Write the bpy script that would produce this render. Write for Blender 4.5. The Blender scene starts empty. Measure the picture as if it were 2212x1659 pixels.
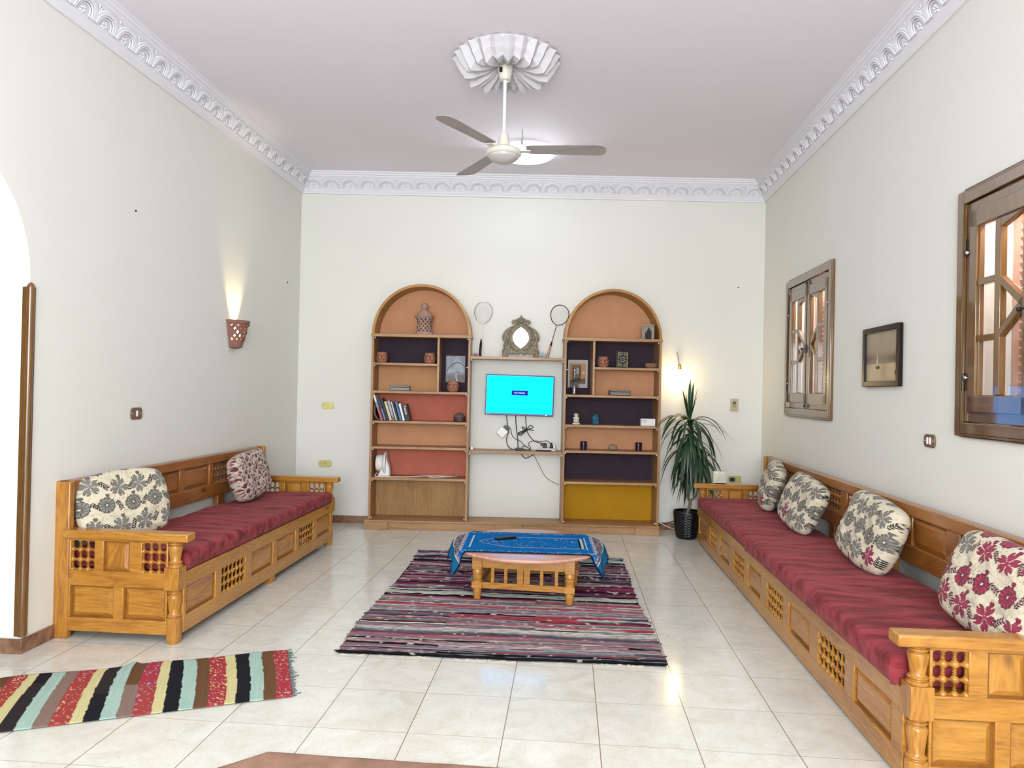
import bpy, bmesh, math, random
import numpy as np
from mathutils import Matrix, Vector, noise
from math import sin, cos, pi, radians, atan2, sqrt, degrees

random.seed(7); RNG = np.random.default_rng(7)
SC = bpy.context.scene
COL = SC.collection
LB = Vector((-3.0182, 4.0422, 0)); RB = Vector((1.8833, 4.4093, 0))      # far corners of the room
A_BACK = 4.2832; A_RIGHT = -90.676; A_LEFT = 90.183                        # wall headings
CEIL = 3.6855
def wallpt(wall, s, off, z):
    """point on a wall: s along it as seen from the room, off = distance into the room"""
    if wall == 'B': a = radians(A_BACK); o = LB; d = Vector((cos(a), sin(a), 0)); n = Vector((sin(a), -cos(a), 0)); return o + d*s + n*off + Vector((0, 0, z))
    if wall == 'R': a = radians(A_RIGHT); o = RB; d = Vector((cos(a), sin(a), 0)); n = Vector((sin(a), -cos(a), 0)); return o + d*s + n*off + Vector((0, 0, z))
    a = radians(A_LEFT); o = LB; d = Vector((cos(a), sin(a), 0)); n = Vector((sin(a), -cos(a), 0)); return o - d*s + n*off + Vector((0, 0, z))
ROT = {'B': radians(A_BACK), 'R': radians(A_RIGHT), 'L': radians(A_LEFT)}

# ------------------------------------------------------------------ colour + materials
def lin(c):
    if isinstance(c, str): c = [int(c[i:i+2], 16)/255 for i in (0, 2, 4)]
    return tuple((x/12.92 if x <= .04045 else ((x+.055)/1.055)**2.4) for x in c)
class NT:
    def __init__(s, m): s.t = m.node_tree; s.n = s.t.nodes; s.l = s.t.links
    def node(s, typ, **kw):
        n = s.n.new(typ)
        for k, v in kw.items():
            if k.startswith('i_'):
                key = k[2:]; key = int(key) if key.isdigit() else key.replace('_', ' ')
                if isinstance(v, bpy.types.NodeSocket): s.l.new(v, n.inputs[key])
                else: n.inputs[key].default_value = v
            else: setattr(n, k, v)
        return n
    def math(s, op, a, b=None, c=None):
        n = s.n.new('ShaderNodeMath'); n.operation = op
        for i, v in enumerate((a, b, c)):
            if v is None: continue
            if isinstance(v, bpy.types.NodeSocket): s.l.new(v, n.inputs[i])
            else: n.inputs[i].default_value = v
        return n.outputs[0]
    def ramp(s, fac, stops, interp='LINEAR'):
        n = s.n.new('ShaderNodeValToRGB'); n.color_ramp.interpolation = interp
        el = n.color_ramp.elements
        while len(el) < len(stops): el.new(.5)
        for e, (p, c) in zip(el, stops): e.position = p; e.color = (*c, 1) if len(c) == 3 else c
        s.l.new(fac, n.inputs[0]); return n.outputs[0]
    def mix(s, fac, a, b, mode='MIX'):
        n = s.n.new('ShaderNodeMix'); n.data_type = 'RGBA'; n.blend_type = mode
        for key, v in ((0, fac), (6, a), (7, b)):
            if isinstance(v, bpy.types.NodeSocket): s.l.new(v, n.inputs[key])
            else: n.inputs[key].default_value = v if key == 0 else ((*v, 1) if len(v) == 3 else v)
        return n.outputs[2]
    def link(s, a, b): s.l.new(a, b)
def newmat(name):
    m = bpy.data.materials.new(name); m.use_nodes = True
    t = NT(m); b = t.n['Principled BSDF']; return m, t, b
def plain(name, c, rough=.5, metal=0, var=.06, scale=30, bump=0., coat=0, spec=.5, trans=0, ior=1.45, alpha=1):
    m, t, b = newmat(name); c = lin(c)
    tc = t.node('ShaderNodeTexCoord')
    nz = t.node('ShaderNodeTexNoise', i_Vector=tc.outputs['Object'], i_Scale=scale, i_Detail=3.)
    colr = t.ramp(nz.outputs['Fac'], [(.3, tuple(x*(1-var) for x in c)), (.7, tuple(min(1, x*(1+var)) for x in c))])
    t.link(colr, b.inputs['Base Color'])
    b.inputs['Roughness'].default_value = rough; b.inputs['Metallic'].default_value = metal
    b.inputs['Coat Weight'].default_value = coat; b.inputs['Specular IOR Level'].default_value = spec
    b.inputs['Transmission Weight'].default_value = trans; b.inputs['IOR'].default_value = ior; b.inputs['Alpha'].default_value = alpha
    if bump:
        bp = t.node('ShaderNodeBump', i_Height=nz.outputs['Fac'], i_Strength=bump, i_Distance=.01); t.link(bp.outputs[0], b.inputs['Normal'])
    return m
def wood(name, axis, dark, mid, light, rough=.32, coat=.35, scale=1., knots=True, coords='Object', cr=.15):
    m, t, b = newmat(name)
    tc = t.node('ShaderNodeTexCoord'); oi = t.node('ShaderNodeObjectInfo')
    off = t.node('ShaderNodeCombineXYZ', i_X=t.math('MULTIPLY', oi.outputs['Random'], 13.), i_Y=t.math('MULTIPLY', oi.outputs['Random'], 7.3), i_Z=t.math('MULTIPLY', oi.outputs['Random'], 5.1))
    add = t.node('ShaderNodeVectorMath', operation='ADD'); t.link(tc.outputs[coords], add.inputs[0]); t.link(off.outputs[0], add.inputs[1])
    sc = {'x': (1.3, 9, 9), 'y': (9, 1.3, 9), 'z': (9, 9, 1.3)}[axis]
    mp = t.node('ShaderNodeMapping', i_Vector=add.outputs[0]); mp.inputs['Scale'].default_value = [v*scale for v in sc]
    dist = t.node('ShaderNodeTexNoise', i_Vector=mp.outputs[0], i_Scale=.9, i_Detail=2.)
    grain = t.node('ShaderNodeTexNoise', i_Vector=mp.outputs[0], i_Scale=1.2, i_Detail=1.5, i_Distortion=.5)
    rings = t.math('FRACT', t.math('MULTIPLY', grain.outputs['Fac'], 9.))
    rings = t.math('PINGPONG', rings, .5)
    fine = t.node('ShaderNodeTexNoise', i_Vector=mp.outputs[0], i_Scale=14., i_Detail=3.)
    f = t.math('ADD', t.math('MULTIPLY', rings, .42), t.math('MULTIPLY', fine.outputs['Fac'], .62))
    f = t.math('ADD', f, t.math('MULTIPLY', t.math('SUBTRACT', dist.outputs['Fac'], .5), .9))
    c = t.ramp(f, [(.12, lin(dark)), (.42, lin(mid)), (.8, lin(light))])
    if knots:
        ks = {'x': (2.2, 5, 5), 'y': (5, 2.2, 5), 'z': (5, 5, 2.2)}[axis]
        mk = t.node('ShaderNodeMapping', i_Vector=add.outputs[0]); mk.inputs['Scale'].default_value = ks
        vo = t.node('ShaderNodeTexVoronoi', i_Vector=mk.outputs[0], i_Scale=1.1)
        k = t.ramp(vo.outputs['Distance'], [(.04, (1, 1, 1)), (.15, (0, 0, 0))])
        kd = tuple(x*.35 for x in lin(dark))
        c = t.mix(t.math('MULTIPLY', k, .8), c, kd)
    t.link(c, b.inputs['Base Color'])
    b.inputs['Roughness'].default_value = rough; b.inputs['Coat Weight'].default_value = coat; b.inputs['Coat Roughness'].default_value = cr
    bp = t.node('ShaderNodeBump', i_Height=f, i_Strength=.12, i_Distance=.004); t.link(bp.outputs[0], b.inputs['Normal'])
    return m
def painted(name, rough=.8, bump=.0, sheen=0., nscale=250, coat=0., spec=.2):
    """printed / woven pattern read from the mesh's own painted colours"""
    m, t, b = newmat(name)
    at = t.node('ShaderNodeAttribute', attribute_name='paint')
    tc = t.node('ShaderNodeTexCoord'); nz = t.node('ShaderNodeTexNoise', i_Vector=tc.outputs['Object'], i_Scale=float(nscale), i_Detail=2.)
    c = t.mix(.25, at.outputs['Color'], t.ramp(nz.outputs['Fac'], [(.25, (.45,)*3), (.75, (1.,)*3)]), 'MULTIPLY')
    t.link(c, b.inputs['Base Color']); b.inputs['Roughness'].default_value = rough
    b.inputs['Sheen Weight'].default_value = sheen; b.inputs['Coat Weight'].default_value = coat
    b.inputs['Specular IOR Level'].default_value = spec
    if bump:
        bp = t.node('ShaderNodeBump', i_Height=nz.outputs['Fac'], i_Strength=bump, i_Distance=.003); t.link(bp.outputs[0], b.inputs['Normal'])
    return m
def emis(name, c, strength):
    m, t, b = newmat(name); b.inputs['Base Color'].default_value = (.01, .01, .01, 1); b.inputs['Specular IOR Level'].default_value = 0; b.inputs['Roughness'].default_value = .9
    b.inputs['Emission Color'].default_value = (*c, 1); b.inputs['Emission Strength'].default_value = strength; return m
def wallmat(name, c, rough=.75):
    m, t, b = newmat(name); c = lin(c)
    tc = t.node('ShaderNodeTexCoord')
    a = t.node('ShaderNodeTexNoise', i_Vector=tc.outputs['Object'], i_Scale=.6, i_Detail=3.)
    f = t.node('ShaderNodeTexNoise', i_Vector=tc.outputs['Object'], i_Scale=90., i_Detail=2.)
    cc = t.ramp(a.outputs['Fac'], [(.3, tuple(x*.975 for x in c)), (.7, tuple(min(1, x*1.015) for x in c))])
    t.link(cc, b.inputs['Base Color']); b.inputs['Roughness'].default_value = rough; b.inputs['Specular IOR Level'].default_value = .25
    bp = t.node('ShaderNodeBump', i_Height=f.outputs['Fac'], i_Strength=.06, i_Distance=.004); t.link(bp.outputs[0], b.inputs['Normal'])
    return m

M = {}
PD, PM, PL = '90591c', 'af782c', 'c08b3a'
for ax in 'xyz': M['pine_'+ax] = wood('pine_'+ax, ax, PD, PM, PL)
M['pine_panel'] = wood('pine_panel', 'x', '875219', 'ae7530', 'c08a44', scale=1.15)
M['groove'] = wood('pine_groove', 'x', '6a3e12', '84521c', '946026')  # darker pine: recess shade round the panels put into the colour
M['pine_back'] = wood('pine_back', 'x', '7a4618', '98602a', 'a8703a')
for ax in 'xz': M['case_'+ax] = wood('case_'+ax, ax, '8c643c', 'a67e54', 'b68e64', rough=.5, coat=.1, knots=False)
M['case_y'] = wood('case_y', 'y', '8c643c', 'a67e54', 'b68e64', rough=.5, coat=.1, knots=False)
M['arch_wood'] = wood('arch_wood', 'y', '94682a', 'a87a3a', 'b98c4c', rough=.5, coat=.1, knots=False)
M['ply'] = wood('plywood_back', 'z', '8f6736', 'a57c48', 'b08854', rough=.6, coat=.05, knots=False)
M['table'] = wood('table_wood', 'x', '9a5f1a', 'b9813a', 'c98f48', rough=.35)
M['tabletop'] = wood('tabletop_wood', 'x', 'b8806c', 'd2a08c', 'dcae9a', rough=.3)
M['window_wood'] = wood('window_wood', 'z', '583c12', '684819', '745222', rough=.3, coat=1., knots=False, scale=.6, cr=.04)
M['window_wood_x'] = wood('window_wood_x', 'x', '48300f', '65471f', '745630', rough=.22, coat=.8, knots=False)
M['guard'] = wood('corner_guard_wood', 'z', '5a3c16', '6a4820', '785428', rough=.3, coat=.6, knots=False)
M['wall'] = wallmat('cream_plaster', 'e5e5dd')
M['jamb'] = wallmat('white_plaster', 'e9e8e0')
M['ceiling'] = wallmat('ceiling_paint', 'ece7ef')
M['cornice'] = wallmat('plaster_white', 'e6e5ea', .6)
M['rose'] = wallmat('ceiling_rose_plaster', 'cbc9cd', .7)
M['white'] = plain('white_plastic', 'eeeeec', .35, var=.02)
M['offwhite'] = plain('enamel_offwhite', 'dcd8cc', .35, var=.04)
M['blade'] = plain('fan_blade_paint', 'a8a09c', .45, var=.05, scale=8)
M['chrome'] = plain('chrome', 'c8c8c8', .2, 1)
M['black'] = plain('black_plastic', '101012', .4)
M['rubber'] = plain('cable_black', '0c0c0e', .6)
M['terra'] = plain('terracotta', 'a8705a', .85, var=.12, scale=60, bump=.3)
M['terra_pale'] = plain('pale_terracotta', 'a8877a', .85, var=.1, scale=60, bump=.3)
M['sconce'] = plain('sconce_clay', '8a6258', .85, var=.1, scale=50, bump=.3)
M['orange'] = plain('orange_paper', 'c8926c', .85, var=.06, scale=6, bump=.15)
M['orange2'] = plain('orange_card', 'c69468', .85, var=.06, scale=6, bump=.1)
M['red'] = plain('terracotta_red_card', 'bc6a56', .85, var=.08, scale=7, bump=.15)
M['purple'] = plain('dark_purple_card', '33232f', .8, var=.12, scale=8, bump=.15)
M['yellow'] = plain('mustard_paper', 'b88600', .8, var=.05, scale=5)
M['brass'] = plain('yellow_brass_plate', 'd8cf88', .3, .3)
M['bronze'] = plain('bronze_switch_plate', '8c7058', .35, .5)
M['gold'] = plain('carved_brass_wood', '6e6450', .5, .35, var=.4, scale=35, bump=.6)
M['glass'] = plain('clear_glass', 'f4f8f8', .03, trans=1, ior=1.45, var=0)
M['potblack'] = plain('black_wicker_plastic', '0c0c0f', .35, var=.3)
M['soil'] = plain('soil', '201810', .95, var=.3)
M['bark'] = plain('plant_bark', '6f675c', .85, var=.2, scale=40, bump=.3)
M['stone'] = plain('grey_stone', '94816c', .9, var=.15, scale=50, bump=.3)
M['mat_brown'] = plain('brown_plush', 'a07c66', .95, var=.22, scale=9, bump=.6)
M['paper'] = plain('paper', 'd8d0bc', .8)
M['bluebezel'] = plain('dark_blue_bezel', '120c6c', .3)  # screen glow on the television bezel is put into this blue
# mirror
m, t, b = newmat('mirror_glass'); b.inputs['Base Color'].default_value = (.88, .9, .9, 1); b.inputs['Metallic'].default_value = 1; b.inputs['Roughness'].default_value = .12; M['mirror'] = m
# window glass: clear with a sharp reflection
m, t, b = newmat('window_glass'); t.n.remove(b)
lw = t.node('ShaderNodeLayerWeight'); lw.inputs[0].default_value = .5; frf = t.math('ADD', t.math('MULTIPLY', t.math('POWER', lw.outputs['Facing'], 3.), .65), .04)
tr = t.node('ShaderNodeBsdfTransparent'); gl = t.node('ShaderNodeBsdfGlossy'); gl.inputs['Roughness'].default_value = .03
mx = t.node('ShaderNodeMixShader'); t.link(frf, mx.inputs[0]); t.link(tr.outputs[0], mx.inputs[1]); t.link(gl.outputs[0], mx.inputs[2])
t.link(mx.outputs[0], t.n['Material Output'].inputs[0]); M['winglass'] = m
# leaves
m, t, b = newmat('leaf_green'); geo = t.node('ShaderNodeNewGeometry'); tc = t.node('ShaderNodeTexCoord')
nz = t.node('ShaderNodeTexNoise', i_Vector=tc.outputs['Object'], i_Scale=4., i_Detail=2.)
c = t.ramp(nz.outputs['Fac'], [(.3, lin('152a1a')), (.55, lin('24442a')), (.8, lin('4a6a30'))]); t.link(c, b.inputs['Base Color']); b.inputs['Roughness'].default_value = .4; M['leaf'] = m
# red velvet mattress
m, t, b = newmat('red_velvet'); tc = t.node('ShaderNodeTexCoord')
mp = t.node('ShaderNodeMapping', i_Vector=tc.outputs['Object']); mp.inputs['Scale'].default_value = (2.2, 9, 9)
n1 = t.node('ShaderNodeTexNoise', i_Vector=mp.outputs[0], i_Scale=1.6, i_Detail=4., i_Distortion=.4)
n2 = t.node('ShaderNodeTexNoise', i_Vector=tc.outputs['Object'], i_Scale=160., i_Detail=2.)
c = t.ramp(n1.outputs['Fac'], [(.34, lin('661e25')), (.47, lin('822e34')), (.60, lin('983e44'))])
c = t.mix(.3, c, t.ramp(n2.outputs['Fac'], [(.3, (.5, .5, .5)), (.7, (1.1, 1.1, 1.1))]), 'MULTIPLY')
t.link(c, b.inputs['Base Color']); b.inputs['Roughness'].default_value = .75; b.inputs['Sheen Weight'].default_value = .12; b.inputs['Sheen Tint'].default_value = (1, .45, .45, 1); b.inputs['Specular IOR Level'].default_value = .15
bp = t.node('ShaderNodeBump', i_Height=n1.outputs['Fac'], i_Strength=.4, i_Distance=.02); t.link(bp.outputs[0], b.inputs['Normal']); M['velvet'] = m
# tiles
m, t, b = newmat('glazed_floor_tiles'); geo = t.node('ShaderNodeNewGeometry'); sx = t.node('ShaderNodeSeparateXYZ'); t.link(geo.outputs['Position'], sx.inputs[0])
T = .4
def edge(o, off=0.):
    f = t.math('FRACT', t.math('DIVIDE', t.math('ADD', o, 40*T+off), T)); return t.math('MULTIPLY', t.math('MINIMUM', f, t.math('SUBTRACT', 1., f)), T)
ex, ey = edge(sx.outputs[0]), edge(sx.outputs[1])
gx = t.math('LESS_THAN', ex, .0021); gy = t.math('LESS_THAN', ey, .0015)
gmask = t.math('MAXIMUM', gx, t.math('MULTIPLY', gy, .7))
cell = t.node('ShaderNodeCombineXYZ', i_X=t.math('FLOOR', t.math('DIVIDE', sx.outputs[0], T)), i_Y=t.math('FLOOR', t.math('DIVIDE', sx.outputs[1], T)))
wn = t.node('ShaderNodeTexWhiteNoise', i_Vector=cell.outputs[0])
addv = t.node('ShaderNodeVectorMath', operation='MULTIPLY_ADD'); t.link(wn.outputs['Color'], addv.inputs[0]); addv.inputs[1].default_value = (9, 9, 9); t.link(geo.outputs['Position'], addv.inputs[2])
v1 = t.node('ShaderNodeTexNoise', i_Vector=addv.outputs[0], i_Scale=5., i_Detail=6., i_Distortion=1.6)
v2 = t.node('ShaderNodeTexNoise', i_Vector=addv.outputs[0], i_Scale=14., i_Detail=5., i_Distortion=2.5)
c = t.ramp(v1.outputs['Fac'], [(.3, lin('d9d5c8')), (.5, lin('e0dfd4')), (.7, lin('e6e5dc'))])
vein = t.ramp(v2.outputs['Fac'], [(.44, (1, 1, 1)), (.49, (.88, .86, .82)), (.54, (1, 1, 1))])
c = t.mix(.6, c, vein, 'MULTIPLY')
tint = t.ramp(wn.outputs['Value'], [(0., (.965, .965, .96)), (1., (1, 1, 1))]); c = t.mix(1., c, tint, 'MULTIPLY')
c = t.mix(gmask, c, lin('8f7f6c')); t.link(c, b.inputs['Base Color'])
b.inputs['Roughness'].default_value = .13; b.inputs['Specular IOR Level'].default_value = .5
bp = t.node('ShaderNodeBump', i_Height=v1.outputs['Fac'], i_Strength=.03, i_Distance=.01); t.link(bp.outputs[0], b.inputs['Normal']); M['tiles'] = m
# brown marble skirting
m, t, b = newmat('brown_marble'); geo = t.node('ShaderNodeNewGeometry')
v1 = t.node('ShaderNodeTexNoise', i_Vector=geo.outputs['Position'], i_Scale=9., i_Detail=6., i_Distortion=1.5)
t.link(t.ramp(v1.outputs['Fac'], [(.3, lin('6a4832')), (.5, lin('86634c')), (.7, lin('98745c'))]), b.inputs['Base Color']); b.inputs['Roughness'].default_value = .25; M['marble'] = m
M['fabric'] = painted('printed_cushion_fabric', .9, .5, .1, 140)
M['woven'] = painted('woven_rug', .95, .5, .0, 300)
M['mat_print'] = painted('prayer_mat_weave', .9, .2, 0., 200, spec=.0)
M['print'] = painted('printed_picture', .5, 0, 0, 10, coat=.06)
M['shutter'] = plain('painted_shutter', 'd8a894', .7, var=.06)

# ------------------------------------------------------------------ mesh helpers
def setp(o, label=None, cat=None, group=None, kind=None):
    if label: o['label'] = label
    if cat: o['category'] = cat
    if group: o['group'] = group
    if kind: o['kind'] = kind
    return o
def thing(name, label, cat, loc=(0, 0, 0), rot=0., group=None):
    o = bpy.data.objects.new(name, None); o.empty_display_size = .1; COL.objects.link(o)
    o.location = loc; o.rotation_euler = rot if isinstance(rot, tuple) else (0, 0, rot)
    return setp(o, label, cat, group)
def addobj(name, me, mat, parent=None, loc=None, rot=None):
    o = bpy.data.objects.new(name, me); COL.objects.link(o)
    if mat is not None:
        for mm in (mat if isinstance(mat, (list, tuple)) else [mat]): me.materials.append(M[mm] if isinstance(mm, str) else mm)
    if parent: o.parent = parent
    if loc is not None: o.location = loc
    if rot is not None: o.rotation_euler = rot if isinstance(rot, tuple) else (0, 0, rot)
    return o
class MB:
    def __init__(s): s.v = []; s.f = []; s.mi = []; s.cur = 0
    def mesh(s, vs, fs):
        k = len(s.v); s.v += [tuple(x) for x in vs]; s.f += [tuple(i+k for i in f) for f in fs]; s.mi += [s.cur]*len(fs); return s
    def box(s, x0, x1, y0, y1, z0, z1, mat=None):
        x0, x1 = sorted((x0, x1)); y0, y1 = sorted((y0, y1)); z0, z1 = sorted((z0, z1))
        vs = [(x, y, z) for z in (z0, z1) for y in (y0, y1) for x in (x0, x1)]
        if mat is not None: vs = [tuple(mat @ Vector(v)) for v in vs]
        return s.mesh(vs, [(0, 2, 3, 1), (4, 5, 7, 6), (0, 1, 5, 4), (2, 6, 7, 3), (0, 4, 6, 2), (1, 3, 7, 5)])
    def frustum(s, a, b, fr, to, axis='y'):
        """raised panel: rectangle a at plane fr, rectangle b at plane to"""
        def P(r, d): return [(r[0], d, r[2]), (r[1], d, r[2]), (r[1], d, r[3]), (r[0], d, r[3])]
        vs = P(a, fr)+P(b, to)
        if axis == 'x': vs = [(y, x, z) for x, y, z in vs]
        return s.mesh(vs, [(0, 1, 2, 3), (4, 7, 6, 5), (0, 4, 5, 1), (1, 5, 6, 2), (2, 6, 7, 3), (3, 7, 4, 0)])
    def lathe(s, prof, c=(0, 0, 0), n=20, mat=None, cap=True, hole=None):
        """prof = [(r,z)...] about the z axis; hole(i,j) opens a diamond"""
        vs = []; fs = []
        for r, z in prof:
            for j in range(n): a = 2*pi*j/n; vs.append((c[0]+r*cos(a), c[1]+r*sin(a), c[2]+z))
        def vid(i, j): return i*n+j % n
        for i in range(len(prof)-1):
            for j in range(n):
                q = (vid(i, j), vid(i, j+1), vid(i+1, j+1), vid(i+1, j))
                if hole and hole(i, j):
                    ms = []
                    for a, b2 in ((0, 1), (1, 2), (2, 3), (3, 0)):
                        vs.append(tuple((vs[q[a]][k]+vs[q[b2]][k])/2 for k in range(3))); ms.append(len(vs)-1)
                    fs += [(q[0], ms[0], ms[3]), (q[1], ms[1], ms[0]), (q[2], ms[2], ms[1]), (q[3], ms[3], ms[2])]
                else: fs.append(q)
        if cap:
            if prof[0][0] > 1e-5: fs.append(tuple(vid(0, j) for j in reversed(range(n))))
            if prof[-1][0] > 1e-5: fs.append(tuple(vid(len(prof)-1, j) for j in range(n)))
        if mat is not None: vs = [tuple(mat @ Vector(v)) for v in vs]
        return s.mesh(vs, fs)
    def tube(s, pts, r, n=8, close=False, rs=None):
        pts = [Vector(p) for p in pts]; N = len(pts); vs = []; up = None
        for i, p in enumerate(pts):
            a = pts[(i-1) % N] if (close or i > 0) else p; b2 = pts[(i+1) % N] if (close or i < N-1) else p
            d = (b2-a)
            if d.length < 1e-9: d = Vector((0, 0, 1))
            d.normalize()
            if up is None: up = Vector((0, 0, 1)) if abs(d.z) < .9 else Vector((1, 0, 0))
            u = up-d*up.dot(d)
            if u.length < 1e-6: u = d.orthogonal()
            u.normalize(); w = d.cross(u); up = u
            rr = rs[i] if rs else r
            for j in range(n): t_ = 2*pi*j/n; vs.append(p+u*cos(t_)*rr+w*sin(t_)*rr)
        fs = []
        for i in range(N if close else N-1):
            for j in range(n): fs.append((i*n+j, i*n+(j+1) % n, ((i+1) % N)*n+(j+1) % n, ((i+1) % N)*n+j))
        if not close: fs += [tuple(reversed(range(n))), tuple((N-1)*n+j for j in range(n))]
        return s.mesh(vs, fs)
    def prism(s, poly, y0, y1, mat=None):
        """poly in x,z, extruded along y"""
        n = len(poly); vs = [(x, y0, z) for x, z in poly]+[(x, y1, z) for x, z in poly]
        if mat is not None: vs = [tuple(mat @ Vector(v)) for v in vs]
        fs = [tuple(range(n)), tuple(reversed(range(n, 2*n)))]+[(i, i+n, (i+1) % n+n, (i+1) % n) for i in range(n)]
        return s.mesh(vs, fs)
    def blob(s, c, r, n=12, m=8, mat=None):
        r = (r, r, r) if not hasattr(r, '__len__') else r
        vs = []; fs = []
        for i in range(m+1):
            th = pi*i/m
            for j in range(n): a = 2*pi*j/n; vs.append((c[0]+r[0]*sin(th)*cos(a), c[1]+r[1]*sin(th)*sin(a), c[2]+r[2]*cos(th)))
        for i in range(m):
            for j in range(n): fs.append((i*n+j, (i+1)*n+j, (i+1)*n+(j+1) % n, i*n+(j+1) % n))
        if mat is not None: vs = [tuple(mat @ Vector(v)) for v in vs]
        return s.mesh(vs, fs)
    def data(s, name, smooth=35, merge=True):
        me = bpy.data.meshes.new(name); me.from_pydata(s.v, [], s.f)
        me.polygons.foreach_set('material_index', s.mi)
        bm = bmesh.new(); bm.from_mesh(me)
        if merge: bmesh.ops.remove_doubles(bm, verts=bm.verts, dist=1e-6)
        bmesh.ops.recalc_face_normals(bm, faces=bm.faces)
        if smooth:
            for f in bm.faces: f.smooth = True
            for e in bm.edges: e.smooth = len(e.link_faces) == 2 and e.calc_face_angle(0) < radians(smooth)
        bm.to_mesh(me); bm.free(); me.update(); return me
    def obj(s, name, mat, parent=None, bevel=0, smooth=35, loc=None, rot=None, seg=2):
        o = addobj(name, s.data(name, smooth), mat, parent, loc, rot)
        if bevel:
            md = o.modifiers.new('bevel', 'BEVEL'); md.width = bevel; md.segments = seg; md.limit_method = 'ANGLE'; md.angle_limit = radians(50)
            md.harden_normals = False
        return o
def grid(name, P, C, mat, parent=None, closed=False, smooth=True, **kw):
    """P (nv,nu,3) positions, C (nv,nu,3) linear colours or None"""
    nv, nu = P.shape[:2]; me = bpy.data.meshes.new(name)
    idx = np.arange(nv*nu).reshape(nv, nu)
    f = np.stack([idx[:-1, :-1], idx[:-1, 1:], idx[1:, 1:], idx[1:, :-1]], -1).reshape(-1, 4)
    me.vertices.add(nv*nu); me.vertices.foreach_set('co', P.reshape(-1))
    me.loops.add(f.size); me.loops.foreach_set('vertex_index', f.reshape(-1))
    me.polygons.add(len(f)); me.polygons.foreach_set('loop_start', np.arange(0, f.size, 4)); me.polygons.foreach_set('loop_total', np.full(len(f), 4))
    me.update(calc_edges=True)
    if C is not None:
        at = me.color_attributes.new('paint', 'FLOAT_COLOR', 'POINT')
        at.data.foreach_set('color', np.concatenate([C.reshape(-1, 3), np.ones((nv*nu, 1))], 1).astype(np.float32).reshape(-1))
    me.polygons.foreach_set('use_smooth', np.full(len(f), smooth)); me.validate(); me.update()
    return addobj(name, me, mat, parent, **kw)
def curve_fill(name, splines, depth, mat, parent, bevel=0., **kw):
    """flat fretwork: closed outlines in x,z, holes by even-odd fill, thickness along y"""
    cu = bpy.data.curves.new(name, 'CURVE'); cu.dimensions = '2D'; cu.fill_mode = 'BOTH'; cu.extrude = depth/2; cu.bevel_depth = bevel
    for pts in splines:
        sp = cu.splines.new('POLY'); sp.points.add(len(pts)-1)
        for p, q in zip(sp.points, pts): p.co = (q[0], q[1], 0, 1)
        sp.use_cyclic_u = True
    tmp = bpy.data.objects.new('tmp', cu); me = bpy.data.meshes.new_from_object(tmp); bpy.data.objects.remove(tmp)
    me.transform(Matrix.Rotation(pi/2, 4, 'X')); me.name = name
    return addobj(name, me, mat, parent, **kw)
def text(name, s, size, mat, parent, loc, rot, extrude=.0004):
    cu = bpy.data.curves.new(name, 'FONT'); cu.body = s; cu.size = size; cu.extrude = extrude; cu.align_x = 'CENTER'; cu.align_y = 'CENTER'
    tmp = bpy.data.objects.new('tmp', cu); me = bpy.data.meshes.new_from_object(tmp); bpy.data.objects.remove(tmp)
    return addobj(name, me, mat, parent, loc, rot)
def spline(pts, n=8):
    P = [Vector(p) for p in pts]; out = []
    for i in range(len(P)-1):
        p0, p1, p2, p3 = P[max(i-1, 0)], P[i], P[i+1], P[min(i+2, len(P)-1)]
        for k in range(n):
            u = k/n; out.append(.5*((2*p1)+(p2-p0)*u+(2*p0-5*p1+4*p2-p3)*u*u+(3*p1-p0-3*p2+p3)*u**3))
    out.append(P[-1]); return out
def vnoise(X, Y, f=1., seed=0):
    """vectorised smooth value noise 0..1"""
    X = X*f+seed*17.3; Y = Y*f+seed*5.7; xi = np.floor(X).astype(int); yi = np.floor(Y).astype(int); xf = X-xi; yf = Y-yi
    def h(a, b2): v = np.sin(a*127.1+b2*311.7+seed*3.3)*43758.5453; return v-np.floor(v)
    u = xf*xf*(3-2*xf); w = yf*yf*(3-2*yf)
    return (h(xi, yi)*(1-u)+h(xi+1, yi)*u)*(1-w)+(h(xi, yi+1)*(1-u)+h(xi+1, yi+1)*u)*w

# ------------------------------------------------------------------ camera
f_px, yaw, pitch, roll = 1555.7873, .0785, .0071, .0214
fw = Vector((-sin(yaw)*cos(pitch), cos(yaw)*cos(pitch), sin(pitch))); rt = Vector((cos(yaw), sin(yaw), 0)); up = rt.cross(fw)
r2 = rt*cos(roll)+up*sin(roll); u2 = -rt*sin(roll)+up*cos(roll)
cam = bpy.data.cameras.new('camera'); co = bpy.data.objects.new('camera', cam); COL.objects.link(co)
mt = Matrix((r2, u2, -fw)).transposed().to_4x4(); mt.translation = (-.1571, -3.3843, 1.4482); co.matrix_world = mt
cam.sensor_fit = 'HORIZONTAL'; cam.sensor_width = 36; cam.lens = f_px/2212*36; cam.clip_start = .05; SC.camera = co

# ------------------------------------------------------------------ room shell
NEAR = -9.0
def struct(o): o['kind'] = 'structure'; return o
a = MB(); a.mesh([(-6.2, NEAR-.2, 0), (2.6, NEAR-.2, 0), (2.6, 5, 0), (-6.2, 5, 0)], [(0, 1, 2, 3)]); struct(a.obj('floor', 'tiles', smooth=0))
a = MB(); a.box(-6.2, 2.6, NEAR-.2, 5, CEIL, CEIL+.1); struct(a.obj('ceiling', 'ceiling', smooth=0))
# far wall
def W(wall, pts): return [wallpt(wall, *p) for p in pts]
L_B = (RB-LB).length
a = MB(); a.box(-.5, L_B+.5, 0, .2, 0, CEIL); struct(a.obj('wall_back', 'wall', smooth=0, loc=LB, rot=ROT['B']))
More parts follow.
